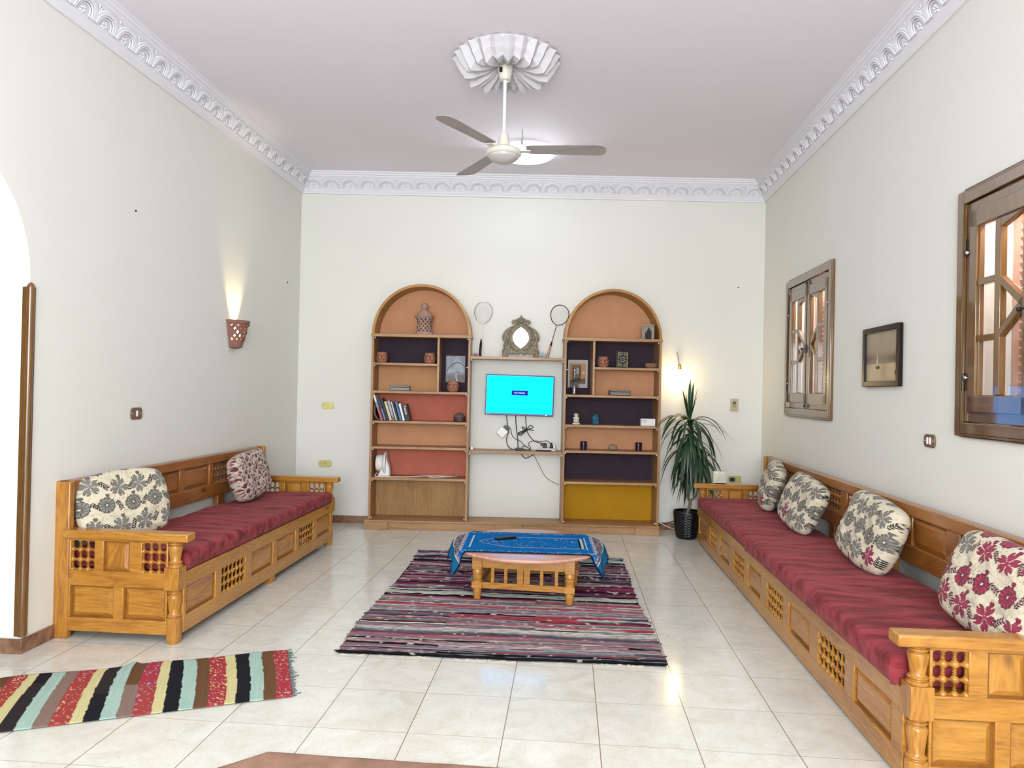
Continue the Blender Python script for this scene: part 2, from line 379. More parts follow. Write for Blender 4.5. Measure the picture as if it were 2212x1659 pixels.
# left wall with the round-headed opening (drawn in its own frame: x away from the camera, y into the wall)
S0, RA, SPR = 3.835, .70, 1.972
poly = [(0, 0), (0, CEIL), (-13.3, CEIL), (-13.3, 0), (-(S0+2*RA), 0), (-(S0+2*RA), SPR)]
for k in range(1, 36): th = pi*k/36; poly.append((-(S0+RA)-RA*cos(th), SPR+RA*sin(th)))
poly += [(-S0, SPR), (-S0, 0)]
a = MB(); a.prism(poly, 0, .34); o = struct(a.obj('wall_left', ['wall', 'jamb'], smooth=0, loc=LB, rot=ROT['L']))
for p in o.data.polygons:
    c = p.center
    if abs(p.normal.y) < .5 and -(S0+2*RA)-.01 < c.x < -S0+.01 and c.z < 3: p.material_index = 1
# right wall with two window openings
wins = [(.885, 2.115), (3.93, 5.16)]; WZ0, WZ1 = 1.26, 2.50; IN = .05
a = MB(); xs = [-.5]
for s0, s1 in wins:
    a.box(xs[-1], s0+IN, 0, .3, 0, CEIL); a.box(s0+IN, s1-IN, 0, .3, 0, WZ0+IN); a.box(s0+IN, s1-IN, 0, .3, WZ1-IN, CEIL); xs.append(s1-IN)
a.box(xs[-1], 13.6, 0, .3, 0, CEIL); struct(a.obj('wall_right', 'wall', smooth=0, loc=RB, rot=ROT['R']))
a = MB(); a.box(-6.2, 2.6, NEAR-.2, NEAR, 0, CEIL); struct(a.obj('wall_near', 'wall', smooth=0))
a = MB(); a.box(-6.2, -6.0, NEAR, 5, 0, CEIL); a.box(-6.2, -3.3, 3.2, 3.4, 0, CEIL); struct(a.obj('wall_hall', 'jamb', smooth=0))
# skirting
def skirt(name, wall, s0, s1, flip=1):
    a = MB(); a.box(s0, s1, -.012, 0, 0, .075); struct(a.obj(name, 'marble', bevel=.002, loc={'B': LB, 'R': RB, 'L': LB}[wall], rot=ROT[wall]))
skirt('baseboard_back', 'B', 0.012, L_B-.012); skirt('baseboard_right', 'R', .0, 13.2)
a = MB(); a.box(-S0-.012, -.0, -.012, 0, 0, .078); a.box(-S0-.012, -S0, 0, .352, 0, .078); a.box(-13., -(S0+2*RA), -.012, 0, 0, .078); a.box(-(S0+2*RA), -(S0+2*RA)+.012, 0, .34, 0, .078)
struct(a.obj('baseboard_left', 'marble', bevel=.002, loc=LB, rot=ROT['L']))
# wooden corner guard on the jamb edge
a = MB(); pr = []
for k in range(11): th = radians(-45+180*k/10); pr.append((.017*cos(th), .017*sin(th)))
g0, g1 = .09, SPR-.012
a.box(-.004, .034, -.008, .0, g0, g1-.025); a.box(-.006, .0, .0, .036, g0, g1-.025)
a.tube([(0.004, -.002, g0), (0.004, -.002, g1-.03), (.004, -.002, g1-.02), (.004, -.002, g1-.008), (.004, -.002, g1)], .02, 12, rs=[.019, .019, .019, .012, .002])
struct(a.obj('trim_4', 'guard', smooth=40, loc=wallpt('L', S0, 0, 0), rot=ROT['L']))

# cornice, swept round the room with mitred corners
def offset_poly(poly, d):
    n = len(poly); out = []
    for i in range(n):
        p0, p1, p2 = poly[i-1], poly[i], poly[(i+1) % n]
        d1 = (p1-p0).normalized(); d2 = (p2-p1).normalized(); n1 = Vector((d1.y, -d1.x)); n2 = Vector((d2.y, -d2.x))
        k = n1+n2; k = k/(k.dot(n1)); out.append(p1+k*d)
    return out
ldir = -Vector((cos(ROT['L']), sin(ROT['L']))); rdir = Vector((cos(ROT['R']), sin(ROT['R'])))
lb2, rb2 = LB.xy, RB.xy
ln = lb2+ldir*((lb2.y-NEAR)/-ldir.y); rn = rb2+rdir*((rb2.y-NEAR)/-rdir.y)
room = [ln, lb2, rb2, rn]
prof = [(0, -.212), (.02, -.212), (.022, -.195), (.032, -.186), (.034, -.172), (.042, -.165), (.046, -.155), (.098, -.058), (.104, -.052), (.112, -.050), (.116, -.036), (.130, -.034), (.134, -.018), (.147, -.015), (.147, 0)]
rings = [[Vector((p.x, p.y, CEIL+z)) for p in offset_poly(room, d)] for d, z in prof]
names = ['trim_1', 'trim_2', 'trim_3', 'trim_5']
def ornament(a, p0, p1):
    """scallop arches with a palmette between and a small rosette under each, on the sloping face from p0 (bottom edge) along to p1"""
    along = (p1[0]-p0[0]); Ln = along.length; e = along.normalized()
    nrm_in = Vector((e.y, -e.x, 0)); bot = Vector(p0[0]); topv = Vector(p0[1])
    slope = (nrm_in*(.098-.046)+Vector((0, 0, .097))); H = slope.length; s = slope.normalized(); nn = (nrm_in*.097-Vector((0, 0, .052))).normalized()
    n = max(1, round(Ln/.19)); w = Ln/n
    def P(u, v, h=0.): return bot+e*u+s*(v*H)+nn*h
    for k in range(n):
        c = (k+.5)*w
        for R, r, hh in ((.50, .010, .010), (.42, .007, .015), (.35, .006, .014), (.28, .005, .009)):
            pts = [P(c-R*w*cos(pi*q/10), .08+.84*min(1, R/.47)*sin(pi*q/10)**.75, hh) for q in range(11)]; a.tube(pts, r, 5)
        for q in range(5):
            ang = 2*pi*q/5; a.blob(P(c+.016*cos(ang), .22+.13*sin(ang), .003), (.008, .008, .008), 6, 4)
        for du, dv in ((-.012, .2), (0, .28), (.012, .2)):
            a.tube([P(k*w+du*.3, .62, .004), P(k*w+du, .62+dv*.6, .008), P(k*w+du*1.8, .62+dv*1.3, .004)], .005, 5)
for i in range(4):
    j = (i+1) % 4; a = MB(); vs = [r[i] for r in rings]+[r[j] for r in rings]; n = len(prof)
    a.mesh(vs, [(k, k+1, k+1+n, k+n) for k in range(n-1)])
    if i < 3: ornament(a, (rings[6][i], rings[7][i]), (rings[6][j], rings[7][j]))
    struct(a.obj(names[i], 'cornice', smooth=40))

# ------------------------------------------------------------------ windows on the right wall
def sash(x0, x1, z0, z1, parent, flip):
    """one leaf: x0..x1; hinge stile at the x0 side unless flip"""
    r = thing('sash', None, None); r.parent = parent
    def X(x): return (x1+x0-x) if flip else x
    a = MB(); yb, yf = .012, -.012
    a.box(x0, x1, yb+.006, yb, z0, z0+.055); 
    def bx(xa, xb, za, zb, y0=.018, y1=-.006): a.box(X(xa), X(xb), y0, y1, za, zb)
    bx(x0, x0+.115, z0, z1); bx(x1-.07, x1, z0, z1); bx(x0+.11, x1-.065, z0, z0+.135); bx(x0+.11, x1-.065, z1-.135, z1)
    c0, c1 = x0+.115, x1-.07; mu = c0+(c1-c0)*.46; b0, b1 = z0+.135, z1-.135
    bx(mu-.022, mu+.022, b0, b1, .018, -.014)
    zA = b0+(b1-b0)*.667; zB = b0+(b1-b0)*.333
    bx(c0, mu, zA-.016, zA+.016, .018, -.014); bx(c0, mu, zB-.016, zB+.016, .018, -.014)
    zm = (zA+zB)/2
    for za in (zA, zB):                                  # the diagonal glazing bars
        pl = [(mu, za-.02), (mu, za+.02), (c1, zm+.02), (c1, zm-.02)]
        pl = [(X(x), z) for x, z in pl]; a.prism(pl, .017, -.013)
    # raised inner frame
    for xa, xb, za, zb in ((x0+.045, x0+.105, z0+.05, z1-.05), (x1-.062, x1-.012, z0+.05, z1-.05), (x0+.045, x1-.012, z0+.05, z0+.13), (x0+.045, x1-.012, z1-.13, z1-.05)):
        bx(xa, xb, za, zb, -.004, -.018)
    for k, (xa, xb) in enumerate(((c0, mu), (mu, c1))):    # clipped corners of the panes
        for za, sg in ((b1, -1), (b0, 1)):
            if k == 1 and sg < 0: a.prism([(X(xa), za), (X(xb), za), (X(xa), za-.05)], .017, -.013)
    a.obj('frame', ['window_wood'], r, bevel=.004)
    g = MB(); g.mesh([(c0-.005, .008, b0-.005), (c1+.005, .008, b0-.005), (c1+.005, .008, b1+.005), (c0-.005, .008, b1+.005)], [(0, 1, 2, 3)]); g.obj('pane', 'winglass', r, smooth=0)
    h = MB()
    for hz in (z0+.2, z1-.22):
        h.tube([(X(x0-.006), -.014, hz-.045), (X(x0-.006), -.014, hz+.045)], .007, 8)
    h.obj('hinge', 'black', r)
    k = MB()
    for hz in (z0+.22, z1-.25):
        k.blob((X(x0+.03), -.022, hz), (.012, .008, .012), 8, 6); k.box(X(x0+.012), X(x0+.048), -.012, -.018, hz-.004, hz+.004)
    k.obj('hook', 'chrome', r)
    return r
for wi, (s0, s1) in enumerate(wins):
    w = bpy.data.objects.new('window_%d' % (wi+1), None); COL.objects.link(w); w.location = RB; w.rotation_euler = (0, 0, ROT['R']); w['kind'] = 'structure'
    a = MB(); wd = .07
    for d, y0, y1 in ((0, 0, -.018), (.014, 0, -.026), (.05, .03, -.02)):
        i0, i1, j0, j1 = s0+d, s1-d, WZ0+d, WZ1-d; e = wd-d
        a.box(i0, i0+e, y0, y1, j0, j1); a.box(i1-e, i1, y0, y1, j0, j1); a.box(i0+e, i1-e, y0, y1, j0, j0+e); a.box(i0+e, i1-e, y0, y1, j1-e, j1)
    a.obj('window_frame', 'window_wood', w, bevel=.004)
    a0, a1, z0, z1 = s0+wd, s1-wd, WZ0+wd, WZ1-wd; mid = (a0+a1)/2
    sash(a0+.004, mid-.002, z0+.003, z1-.003, w, False); sash(mid+.002, a1-.004, z0+.003, z1-.003, w, True)
    k = MB(); k.box(mid-.012, mid+.012, -.02, -.03, (z0+z1)/2-.07, (z0+z1)/2+.0); k.tube([(mid-.05, -.035, (z0+z1)/2-.035), (mid+.04, -.035, (z0+z1)/2-.035)], .006, 8)
    k.blob((mid-.055, -.035, (z0+z1)/2-.035), .012, 8, 6)
    for zz in (z1-.03, z0+.03): k.box(mid-.008, mid+.008, -.014, -.024, zz-.03, zz+.03); k.blob((mid, -.026, zz), .01, 8, 6)
    k.obj('latch', 'black', w)
    sh = MB()                                            # louvred shutter outside the glass
    for k2 in range(2):
        b0 = a0 if k2 == 0 else mid; b1 = mid if k2 == 0 else a1
        sh.box(b0, b0+.05, .22, .25, z0, z1); sh.box(b1-.05, b1, .22, .25, z0, z1)
        z = z0+.02
        while z < z1-.02:
            mt_ = Matrix.Translation((0, .235, z)) @ Matrix.Rotation(radians(38), 4, 'X'); sh.box(b0+.05, b1-.05, -.003, .003, -.026, .026, mt_); z += .042
    sh.obj('shutter', 'shutter', w, smooth=0)
    o = MB(); o.box(s0-.3, s1+.3, .36, .38, WZ0-.3, WZ1+.3); b_ = o.obj('outer_screen', 'shutter', w, smooth=0)

# ------------------------------------------------------------------ the two carved benches
def lattice(name, x0, x1, z0, z1, y, nx, nz, parent, mat='pine_y', axis='y', bead=.016):
    """turned-spindle (mashrabiya) screen: beads on a grid joined by ringed spindles"""
    a = MB()
    def T(x, z): return (x, y, z) if axis == 'y' else (y, x, z)
    px, pz = (x1-x0)/nx, (z1-z0)/nz
    def spindle(p, q):
        p, q = Vector(p), Vector(q); d = q-p; ts = (0, .22, .3, .36, .44, .5, .56, .64, .7, .78, 1); rs = (.62, .62, .3, .55, .3, .5, .3, .55, .3, .62, .62)
        a.tube([p+d*t_ for t_ in ts], 0, 6, rs=[r_*bead for r_ in rs])
    for i in range(nx+1):
        for j in range(nz):
            spindle(T(x0+i*px, z0+j*pz), T(x0+i*px, z0+(j+1)*pz))
    for j in range(nz+1):
        for i in range(nx):
            spindle(T(x0+i*px, z0+j*pz), T(x0+(i+1)*px, z0+j*pz))
    for i in range(nx+1):
        for j in range(nz+1):
            c = T(x0+i*px, z0+j*pz); a.blob(c, bead, 8, 5)
    return a.obj(name, mat, parent, smooth=50)
def rpanel(name, x0, x1, z0, z1, y, parent, mat='pine_panel', axis='y', sgn=-1, rise=.012, inset=.03):
    """raised-and-fielded panel facing sgn along axis"""
    a = MB(); i = inset
    a.cur = 1; a.frustum((x0, x1, z0, z1), (x0, x1, z0, z1), y, y-sgn*.003, axis); a.cur = 0
    a.frustum((x0+i*.35, x1-i*.35, z0+i*.35, z1-i*.35), (x0+i, x1-i, z0+i, z1-i), y, y+sgn*rise, axis)
    return a.obj(name, [mat, 'groove'], parent, smooth=25)
def post(name, x, y, h0, ztop, parent, mat='pine_z'):
    a = MB(); r = .041; z = h0
    a.lathe([(.03, 0), (.036, .012), (.04, .03), (.04, .128+h0)], (x, y, 0), 20)
    v0, v1 = .128+h0, .302+h0
    def turn(z0, z1):
        L = z1-z0; a.lathe([(.040, z0), (.040, z0+.012*1), (.031, z0+.016), (.031, z0+.02), (.039, z0+.026), (.031, z0+.032), (.027, z0+.04), (.034, z0+L*.55), (.038, z0+L*.72), (.036, z0+L*.78), (.028, z1-.03), (.036, z1-.024), (.036, z1-.018), (.028, z1-.014), (.04, z1-.006), (.042, z1)], (x, y, 0), 20)
    turn(v0, v1); s1 = .422+h0
    a.box(x-.042, x+.042, y-.042, y+.042, v1-.002, s1); turn(s1, ztop)
    return a.obj(name, mat, parent, bevel=.003, smooth=40)
def bench(name, label, loc, rot, L, D, pat, h0, near, xb0, xb1):
    """x along the wall, y=0 at the wall, -D the front. pat = list of (kind,x0,x1); h0 lifts or lowers the body; near = which end faces the doorway"""
    t_ = thing(name, label, 'bench', loc, rot)
    F = -D; zb0, zb1, zp0, zp1, zt = .05+h0, .137+h0, .14+h0, .302+h0, .386+h0
    e = .045
    a = MB(); a.box(e, L-e, F+.005, F+.035, zb0, zp0); a.box(e, L-e, F+.005, F+.035, zp1, zt)
    edges = [e]+[v for p in pat for v in p[1:]]+[L-e]
    for k in range(0, len(edges), 2): a.box(edges[k], edges[k+1], F+.006, F+.034, zb1, zp1+.003)
    a.obj('front_frame', 'pine_x', t_, bevel=.004)
    for kd, x0, x1 in pat:
        if kd == 'P': rpanel('panel', x0, x1, zp0, zp1, F+.022, t_, rise=.010)
        else: lattice('lattice', x0, x1, zp0, zp1, F+.02, 6, 3, t_, bead=.0155)
    a = MB(); a.box(e, L-e, F+.04, -.03, zt-.03, zt-.005); a.obj('seat_board', 'pine_x', t_)
    a = MB(); n = max(2, round(L/1.3))
    for xx in ((1.29,) if near > 0 else (1.555, 2.965)):
        g = MB(); g.box(xx-.035, xx+.035, F+.012, F+.075, 0, zb0+.002); g.obj('leg', 'pine_z', t_, bevel=.003)
    # back: cap rail, panels, lower rail
    B0, B1, BT, yb = .548+h0*.5, .650+h0*.5, .878+h0*.6, -.062
    a = MB(); a.box(xb0, xb1, -.075, -.01, BT-.066, BT); a.box(xb0, xb1, -.07, -.02, B0, B1)
    be = [xb0]+[v-.09*near for p in pat for v in p[1:]]+[xb1]
    for k in range(0, len(be), 2):
        if be[k+1] > be[k]: a.box(max(xb0, be[k]), min(xb1, be[k+1]), -.068, -.022, B1-.002, BT-.06)
    a.obj('back_frame', 'pine_back', t_, bevel=.006)
    for q, (kd, x0, x1) in enumerate(pat):
        x0 -= .09*near; x1 -= .09*near; x0 = max(x0, xb0+.02); x1 = min(x1, xb1-.02)
        if kd == 'P': rpanel('back_panel', x0, x1, B1, BT-.066, -.052, t_, mat='pine_back')
        else:
            lattice('back_lattice', x0, x1, B1, BT-.066, -.045, 6, 3, t_, bead=.0145, mat='pine_back')
            g = MB(); g.box(x0+.10, x0+.20, -.06, -.02, .02, B0+.01); g.obj('back_support', 'pine_back', t_, bevel=.003)
    k_ = D/.77
    for end, (xa, sg) in enumerate(((.02, -1), (L-.02, 1))):
        # each end: tall back post, arm rest, middle and bottom rails, lattices and panels
        hb = BT if xb0 < .2 and end == 0 or xb1 > L-.2 and end == 1 else .56+h0
        a = MB(); a.box(xa-.022, xa+.022, 0, -.092*k_, 0, hb); a.obj('back_post', 'pine_z', t_, bevel=.008)
        post('front_post', xa, F+.045, h0, .572+h0, t_)
        a = MB(); a.box(xa-.045, xa+.045, -.06, F-.045, .566+h0, .612+h0); a.obj('arm_rest', 'pine_y', t_, bevel=.008)
        ys = [-.09*k_, -.245*k_, -.30*k_, -.455*k_, -.53*k_, -.69*k_]; T0, T1 = .385+h0, .555+h0
        a = MB(); y_in, y_out = -.09*k_, F+.08
        def bx(y0, y1, z0, z1, w=.018): a.box(xa-w, xa+w, y0, y1, z0, z1)
        bx(y_in, y_out, .045+h0, .122+h0); bx(y_in, y_out, .300+h0, T0, .020); bx(y_in, y_out, T1-.004, .568+h0)
        bx(y_in, y_in-.012, .12+h0, T1); bx(y_out+.012, y_out, .12+h0, T1)
        bx(ys[1], ys[2], T0-.002, T1); bx(ys[3], ys[4], T0-.002, T1)
        pm = (-.365*k_, -.425*k_); bx(pm[0], pm[1], .12+h0, .302+h0)
        a.obj('end_frame', 'pine_y', t_, bevel=.004)
        for s_ in (sg, -sg):
            rpanel('end_panel', ys[3], ys[2], T0, T1, xa+s_*.004, t_, mat='pine_z', axis='x', sgn=s_, rise=.010)
        rpanel('end_panel', pm[0], y_in-.012, .122+h0, .300+h0, xa, t_, mat='pine_y', axis='x', sgn=sg, rise=.013)
        rpanel('end_panel', y_out+.012, pm[1], .122+h0, .300+h0, xa, t_, mat='pine_y', axis='x', sgn=sg, rise=.013)
        lattice('end_lattice', ys[1], y_in-.012, T0, T1, xa, 3, 3, t_, axis='x', bead=.0165)
        lattice('end_lattice', y_out+.012, ys[4], T0, T1, xa, 3, 3, t_, axis='x', bead=.0165)
    return t_
# left bench: local x runs away from the camera
Ly0 = .445
patL = [('P', .519, .857), ('L', .933, 1.262), ('P', 1.361, 1.715), ('P', 1.783, 2.145), ('L', 2.212, 2.548), ('P', 2.626, 2.975)]
patL = [(k, a_-Ly0, b_-Ly0) for k, a_, b_ in patL]
bench('carved_bench', 'carved pine bench with three red seat cushions along the left wall', (-3.012, Ly0, 0), radians(90), 2.615, .745, patL, 0., 1, .0, 2.50)
# right bench: local x runs towards the camera
Ry0 = 3.735
patR = [('P', 3.66, 3.275), ('L', 3.144, 2.842), ('P', 2.71, 2.362), ('L', 2.219, 1.884), ('P', 1.776, 1.445), ('L', 1.29, .952), ('P', .844, .484), ('L', .358, .008), ('P', -.098, -.467)]
patR = [(k, Ry0-a_, Ry0-b_) for k, a_, b_ in patR]
bench('carved_bench', 'long carved pine bench with red seat cushions below the windows', (1.812, Ry0, 0), radians(-90), 4.345, .70, patR, -.033, -1, .13, 4.345)

def mattress(label, cx, y0, y1, x0, x1, z0, z1, seed, sag=.0):
    """y0..y1 along the bench"""
    t0, t1 = min(x0, x1), max(x0, x1); nu, nv = 60, max(20, int((y1-y0)*45))
    # cross-section loop in x,z, swept along y, with closed soft ends
    prof_ = []
    R = .035; zc = z1
    def corner(cx_, cz, a0, a1):
        for k in range(6): th = radians(a0+(a1-a0)*k/5); prof_.append((cx_+R*cos(th), cz+R*sin(th)))
    corner(t0+R, z0+.02, 180, 200); prof_[-1] = (t0+.02, z0)
    prof_ = []
    prof_.append((t0+.02, z0)); prof_.append((t0+.004, z0+.015))
    for k in range(7): th = radians(180-90*k/6); prof_.append((t0+R+R*cos(th), z1-R+R*sin(th)))
    for k in range(1, 14): prof_.append((t0+R+(t1-t0-2*R)*k/14, z1))
    for k in range(7): th = radians(90-90*k/6); prof_.append((t1-R+R*cos(th), z1-R+R*sin(th)))
    prof_.append((t1-.004, z0+.015)); prof_.append((t1-.02, z0)); prof_ = np.array(prof_)
    mx_ = (t0+t1)/2; ys = np.concatenate([[y0+.012, y0+.002, y0, y0+.006, y0+.016], np.linspace(y0+.035, y1-.035, nv), [y1-.016, y1-.006, y1, y1-.002, y1-.012]])
    sh = np.concatenate([[.0, .55, .8, .93, .985], np.ones(nv), [.985, .93, .8, .55, .0]])
    P = np.zeros((len(ys), len(prof_), 3))
    for i, (y, s) in enumerate(zip(ys, sh)):
        P[i, :, 0] = mx_+(prof_[:, 0]-mx_)*(.97+.03*s); P[i, :, 1] = y; P[i, :, 2] = z0+(prof_[:, 1]-z0)*s
    X, Y = P[..., 0], P[..., 1]; up_ = (P[..., 2] > z1-.03)
    P[..., 2] += up_*((vnoise(X, Y, 4., seed)-.5)*.014+(vnoise(X*1.5+Y*.4, Y, 14., seed+1)-.5)*.006)*np.clip((P[..., 2]-z0)/(z1-z0), 0, 1)
    P[..., 0] += (P[..., 2] > z0+.02)*((vnoise(Y, X, 5., seed+2)-.5)*.012)
    o = grid('seat_cushion', P, None, 'velvet'); setp(o, label, 'cushion', 'red seat cushions on the benches'); return o
mattress('red velvet seat cushion at the near end of the left bench', 0, .515, 1.36, -2.935, -2.262, .388, .500, 1)
mattress('middle of the three red velvet seat cushions on the left bench', 0, 1.362, 2.29, -2.935, -2.262, .388, .487, 2)
mattress('red velvet seat cushion at the far end of the left bench', 0, 2.292, 2.985, -2.935, -2.262, .388, .480, 3)
mattress('red velvet seat cushion at the far end of the right bench', 0, 1.765, 3.66, 1.735, 1.100, .355, .452, 4)
mattress('long red velvet seat cushion at the near end of the right bench', 0, -.535, 1.76, 1.735, 1.080, .355, .470, 5)

# ------------------------------------------------------------------ throw pillows with painted flowers
def flower_paint(U, V, style, seed):
    """U,V in metres on the cover; returns linear rgb"""
    rg = np.random.default_rng(seed); L_ = lambda h: np.array(lin(h))
    C = np.ones(U.shape+(3,))*L_('d6ccb4')
    sp = vnoise(U, V, 120, 3) > .72; C[sp] = L_('c4b89c')
    grey, dark, mar, pink = L_('77756c'), L_('2a2a2e'), L_('8c3048'), L_('9c4a5c')
    def put(mask, c, k=1.): C[mask] = C[mask]*(1-k)+c*k
    if style == 'vine':
        C[:] = L_('cbbcab'); step = .062; cols = [L_('6a3040'), L_('7c3a4a'), L_('8a4656')]
        for j in range(-6, 7):
            for i in range(-7, 8):
                cx = i*step+(j % 2)*step/2+rg.uniform(-.008, .008); cz = j*.047+rg.uniform(-.006, .006); dx, dz = U-cx, V-cz
                # curling stem
                ph = rg.uniform(0, 6); st = np.abs(dz-.014*np.sin(dx*70+ph)) < .0017; put(st & (np.abs(dx) < .04), dark)
                if (i+j) % 3 == 0:
                    r = np.hypot(dx, dz); th = np.arctan2(dz, dx); R = .019*(.8+.2*np.abs(np.cos(3*th))); put(r < R, cols[1]); put((r < .010) & (r > .007), dark); put(np.abs(r-R) < .0016, dark)
                else:
                    for q in range(4):
                        a_ = rg.uniform(0, 2*pi); ex, ez = cx+.018*cos(a_), cz+.018*sin(a_); a2 = rg.uniform(0, pi)
                        x_ = (U-ex)*cos(a2)+(V-ez)*sin(a2); z_ = -(U-ex)*sin(a2)+(V-ez)*cos(a2); put((x_/.013)**2+(z_/.006)**2 < 1, cols[q % 3])
        return C
    step = .142
    for j in range(-3, 4):
        for i in range(-4, 5):
            cx = i*step+(j % 2)*step/2+rg.uniform(-.012, .012); cz = j*.118+rg.uniform(-.012, .012); dx, dz = U-cx, V-cz
            r = np.hypot(dx, dz); th = np.arctan2(dz, dx)+rg.uniform(0, 1)
            if style == 'grey': main = grey
            elif style == 'maroon': main = mar if rg.random() < .8 else grey
            else: main = grey if (cz > -.05 or rg.random() < .4) else mar
            kind = (i*2+j*3) % 2
            if kind == 0:
                R = .046*(.88+.12*np.abs(np.cos(6*th))); put(r < R+.003, dark); put(r < R, main)
                pet = np.abs(np.sin(6*th)); put((r < R*.95) & (r > R*.3) & (pet < .16), main*.35)
                put((r < R*.9) & (r > R*.62) & (pet > .8), np.minimum(main*1.6, 1)); put(r < R*.3, main*.5); put(r < R*.14, L_('d8cfb8'))
            else:
                pt = np.abs(np.cos(2.5*th)); R = .054*(.18+.82*pt**.42); notch = (pt > .985) & (r > .044); put((r < R+.003) & ~notch, dark); put((r < R) & ~notch, main*1.15)
                put((r < R) & (r > .006) & (pt < .22), L_('d8cfb8')); put((r < R) & (r > .012) & (np.abs(np.abs(np.sin(2.5*th))-.35) < .05), main*.6)
            # sprigs and hearts between
            sx_, sz = cx+step/2, cz+rg.uniform(-.01, .01); a_ = rg.uniform(.3, 1.3)*(1 if rg.random() < .5 else -1)
            x_ = (U-sx_)*cos(a_)+(V-sz)*sin(a_); z_ = -(U-sx_)*sin(a_)+(V-sz)*cos(a_)
            lc = dark if style != 'maroon' else L_('5a2438')
            put((np.abs(z_) < .0014) & (np.abs(x_) < .03), lc)
            for q in range(-2, 3):
                for sgn in (-1, 1):
                    lx, lz = x_-q*.012-.004, z_-sgn*.008; put((((lx*.7+lz*sgn*.7)/.0085)**2+((-lx*.7*sgn+lz*.7)/.0036)**2) < 1, lc)
            hx, hz = (U-cx-.01)/.012, (V-cz-.054)/.012; put((hx*hx+(hz-np.sqrt(np.abs(hx))*.6)**2) < 1, main*.8 if style != 'grey' else grey*.7)
    return C
def pillow(label, style, seed, w, h, t_, loc, rotz, lean, roll_=0., paint_scale=1.):
    n = 150; u = np.linspace(-1, 1, n); U, V = np.meshgrid(u, u); pts = []
    root = None; Ps = []; Cs = []
    for side in (-1, 1):
        ex = 5.
        # squircle mapping rounds the corners
        k = .16; x = U*(1-k*V*V*U*U)*w/2; z = V*(1-k*U*U*V*V)*h/2
        th = t_/2*(np.clip(1-np.abs(U)**ex, 0, 1)**.45)*(np.clip(1-np.abs(V)**ex, 0, 1)**.45)
        wr = ((vnoise(x, z, 9, seed)-.5)*.02+(vnoise(x+.3*z, z*2.2, 22, seed+1)-.5)*.010)*np.clip(th/(t_/2), 0, 1)
        P = np.stack([x, side*(th+wr), z], -1); P[..., 2] -= .02*(1-U*U)*(V > 0)*V*vnoise(U, V, 1.3, seed)
        C = flower_paint(x*paint_scale+.01*side, z*paint_scale+(vnoise(x, z, 5, seed)-.5)*.01, style, seed)
        Ps.append(P); Cs.append(C)
    P = np.concatenate([Ps[0], Ps[1][::-1]], 0); C = np.concatenate([Cs[0], Cs[1][::-1]], 0)
    # the two faces are welded along the whole rim
    o = grid('throw_pillow', P, C, 'fabric', loc=loc, rot=(0, 0, 0)); bm = bmesh.new(); bm.from_mesh(o.data); bmesh.ops.remove_doubles(bm, verts=bm.verts, dist=2e-5); bmesh.ops.recalc_face_normals(bm, faces=bm.faces); bm.to_mesh(o.data); bm.free()
    o.rotation_mode = 'XYZ'; o.matrix_world = Matrix.Translation(loc) @ Matrix.Rotation(rotz, 4, 'Z') @ Matrix.Rotation(lean, 4, 'X') @ Matrix.Rotation(roll_, 4, 'Y')
    return setp(o, label, 'pillow', 'patterned throw pillows')
pillow('cream pillow with grey flowers at the near end of the left bench', 'grey', 11, .55, .42, .15, (-2.80, .745, .712), radians(60), radians(-14), radians(-3))
pillow('cream pillow with small maroon vine print on the left bench', 'vine', 12, .62, .41, .15, (-2.79, 2.44, .694), radians(90), radians(-14), radians(-6))
pillow('slumped cream pillow with grey flowers, farthest on the right bench', 'mixed', 13, .60, .42, .15, (1.63, 3.07, .664), radians(-100), radians(-18), radians(6))
pillow('cream pillow with grey flowers, second from the far end of the right bench', 'mixed', 14, .60, .42, .14, (1.59, 2.12, .656), radians(-84), radians(-24), radians(9))
pillow('large cream pillow with grey flowers in the middle of the right bench', 'mixed', 15, .63, .43, .16, (1.60, .93, .676), radians(-88), radians(-20), radians(6))
pillow('cream pillow with plum coloured flowers at the near end of the right bench', 'maroon', 16, .64, .43, .15, (1.61, -.30, .676), radians(-86), radians(-20), radians(4))

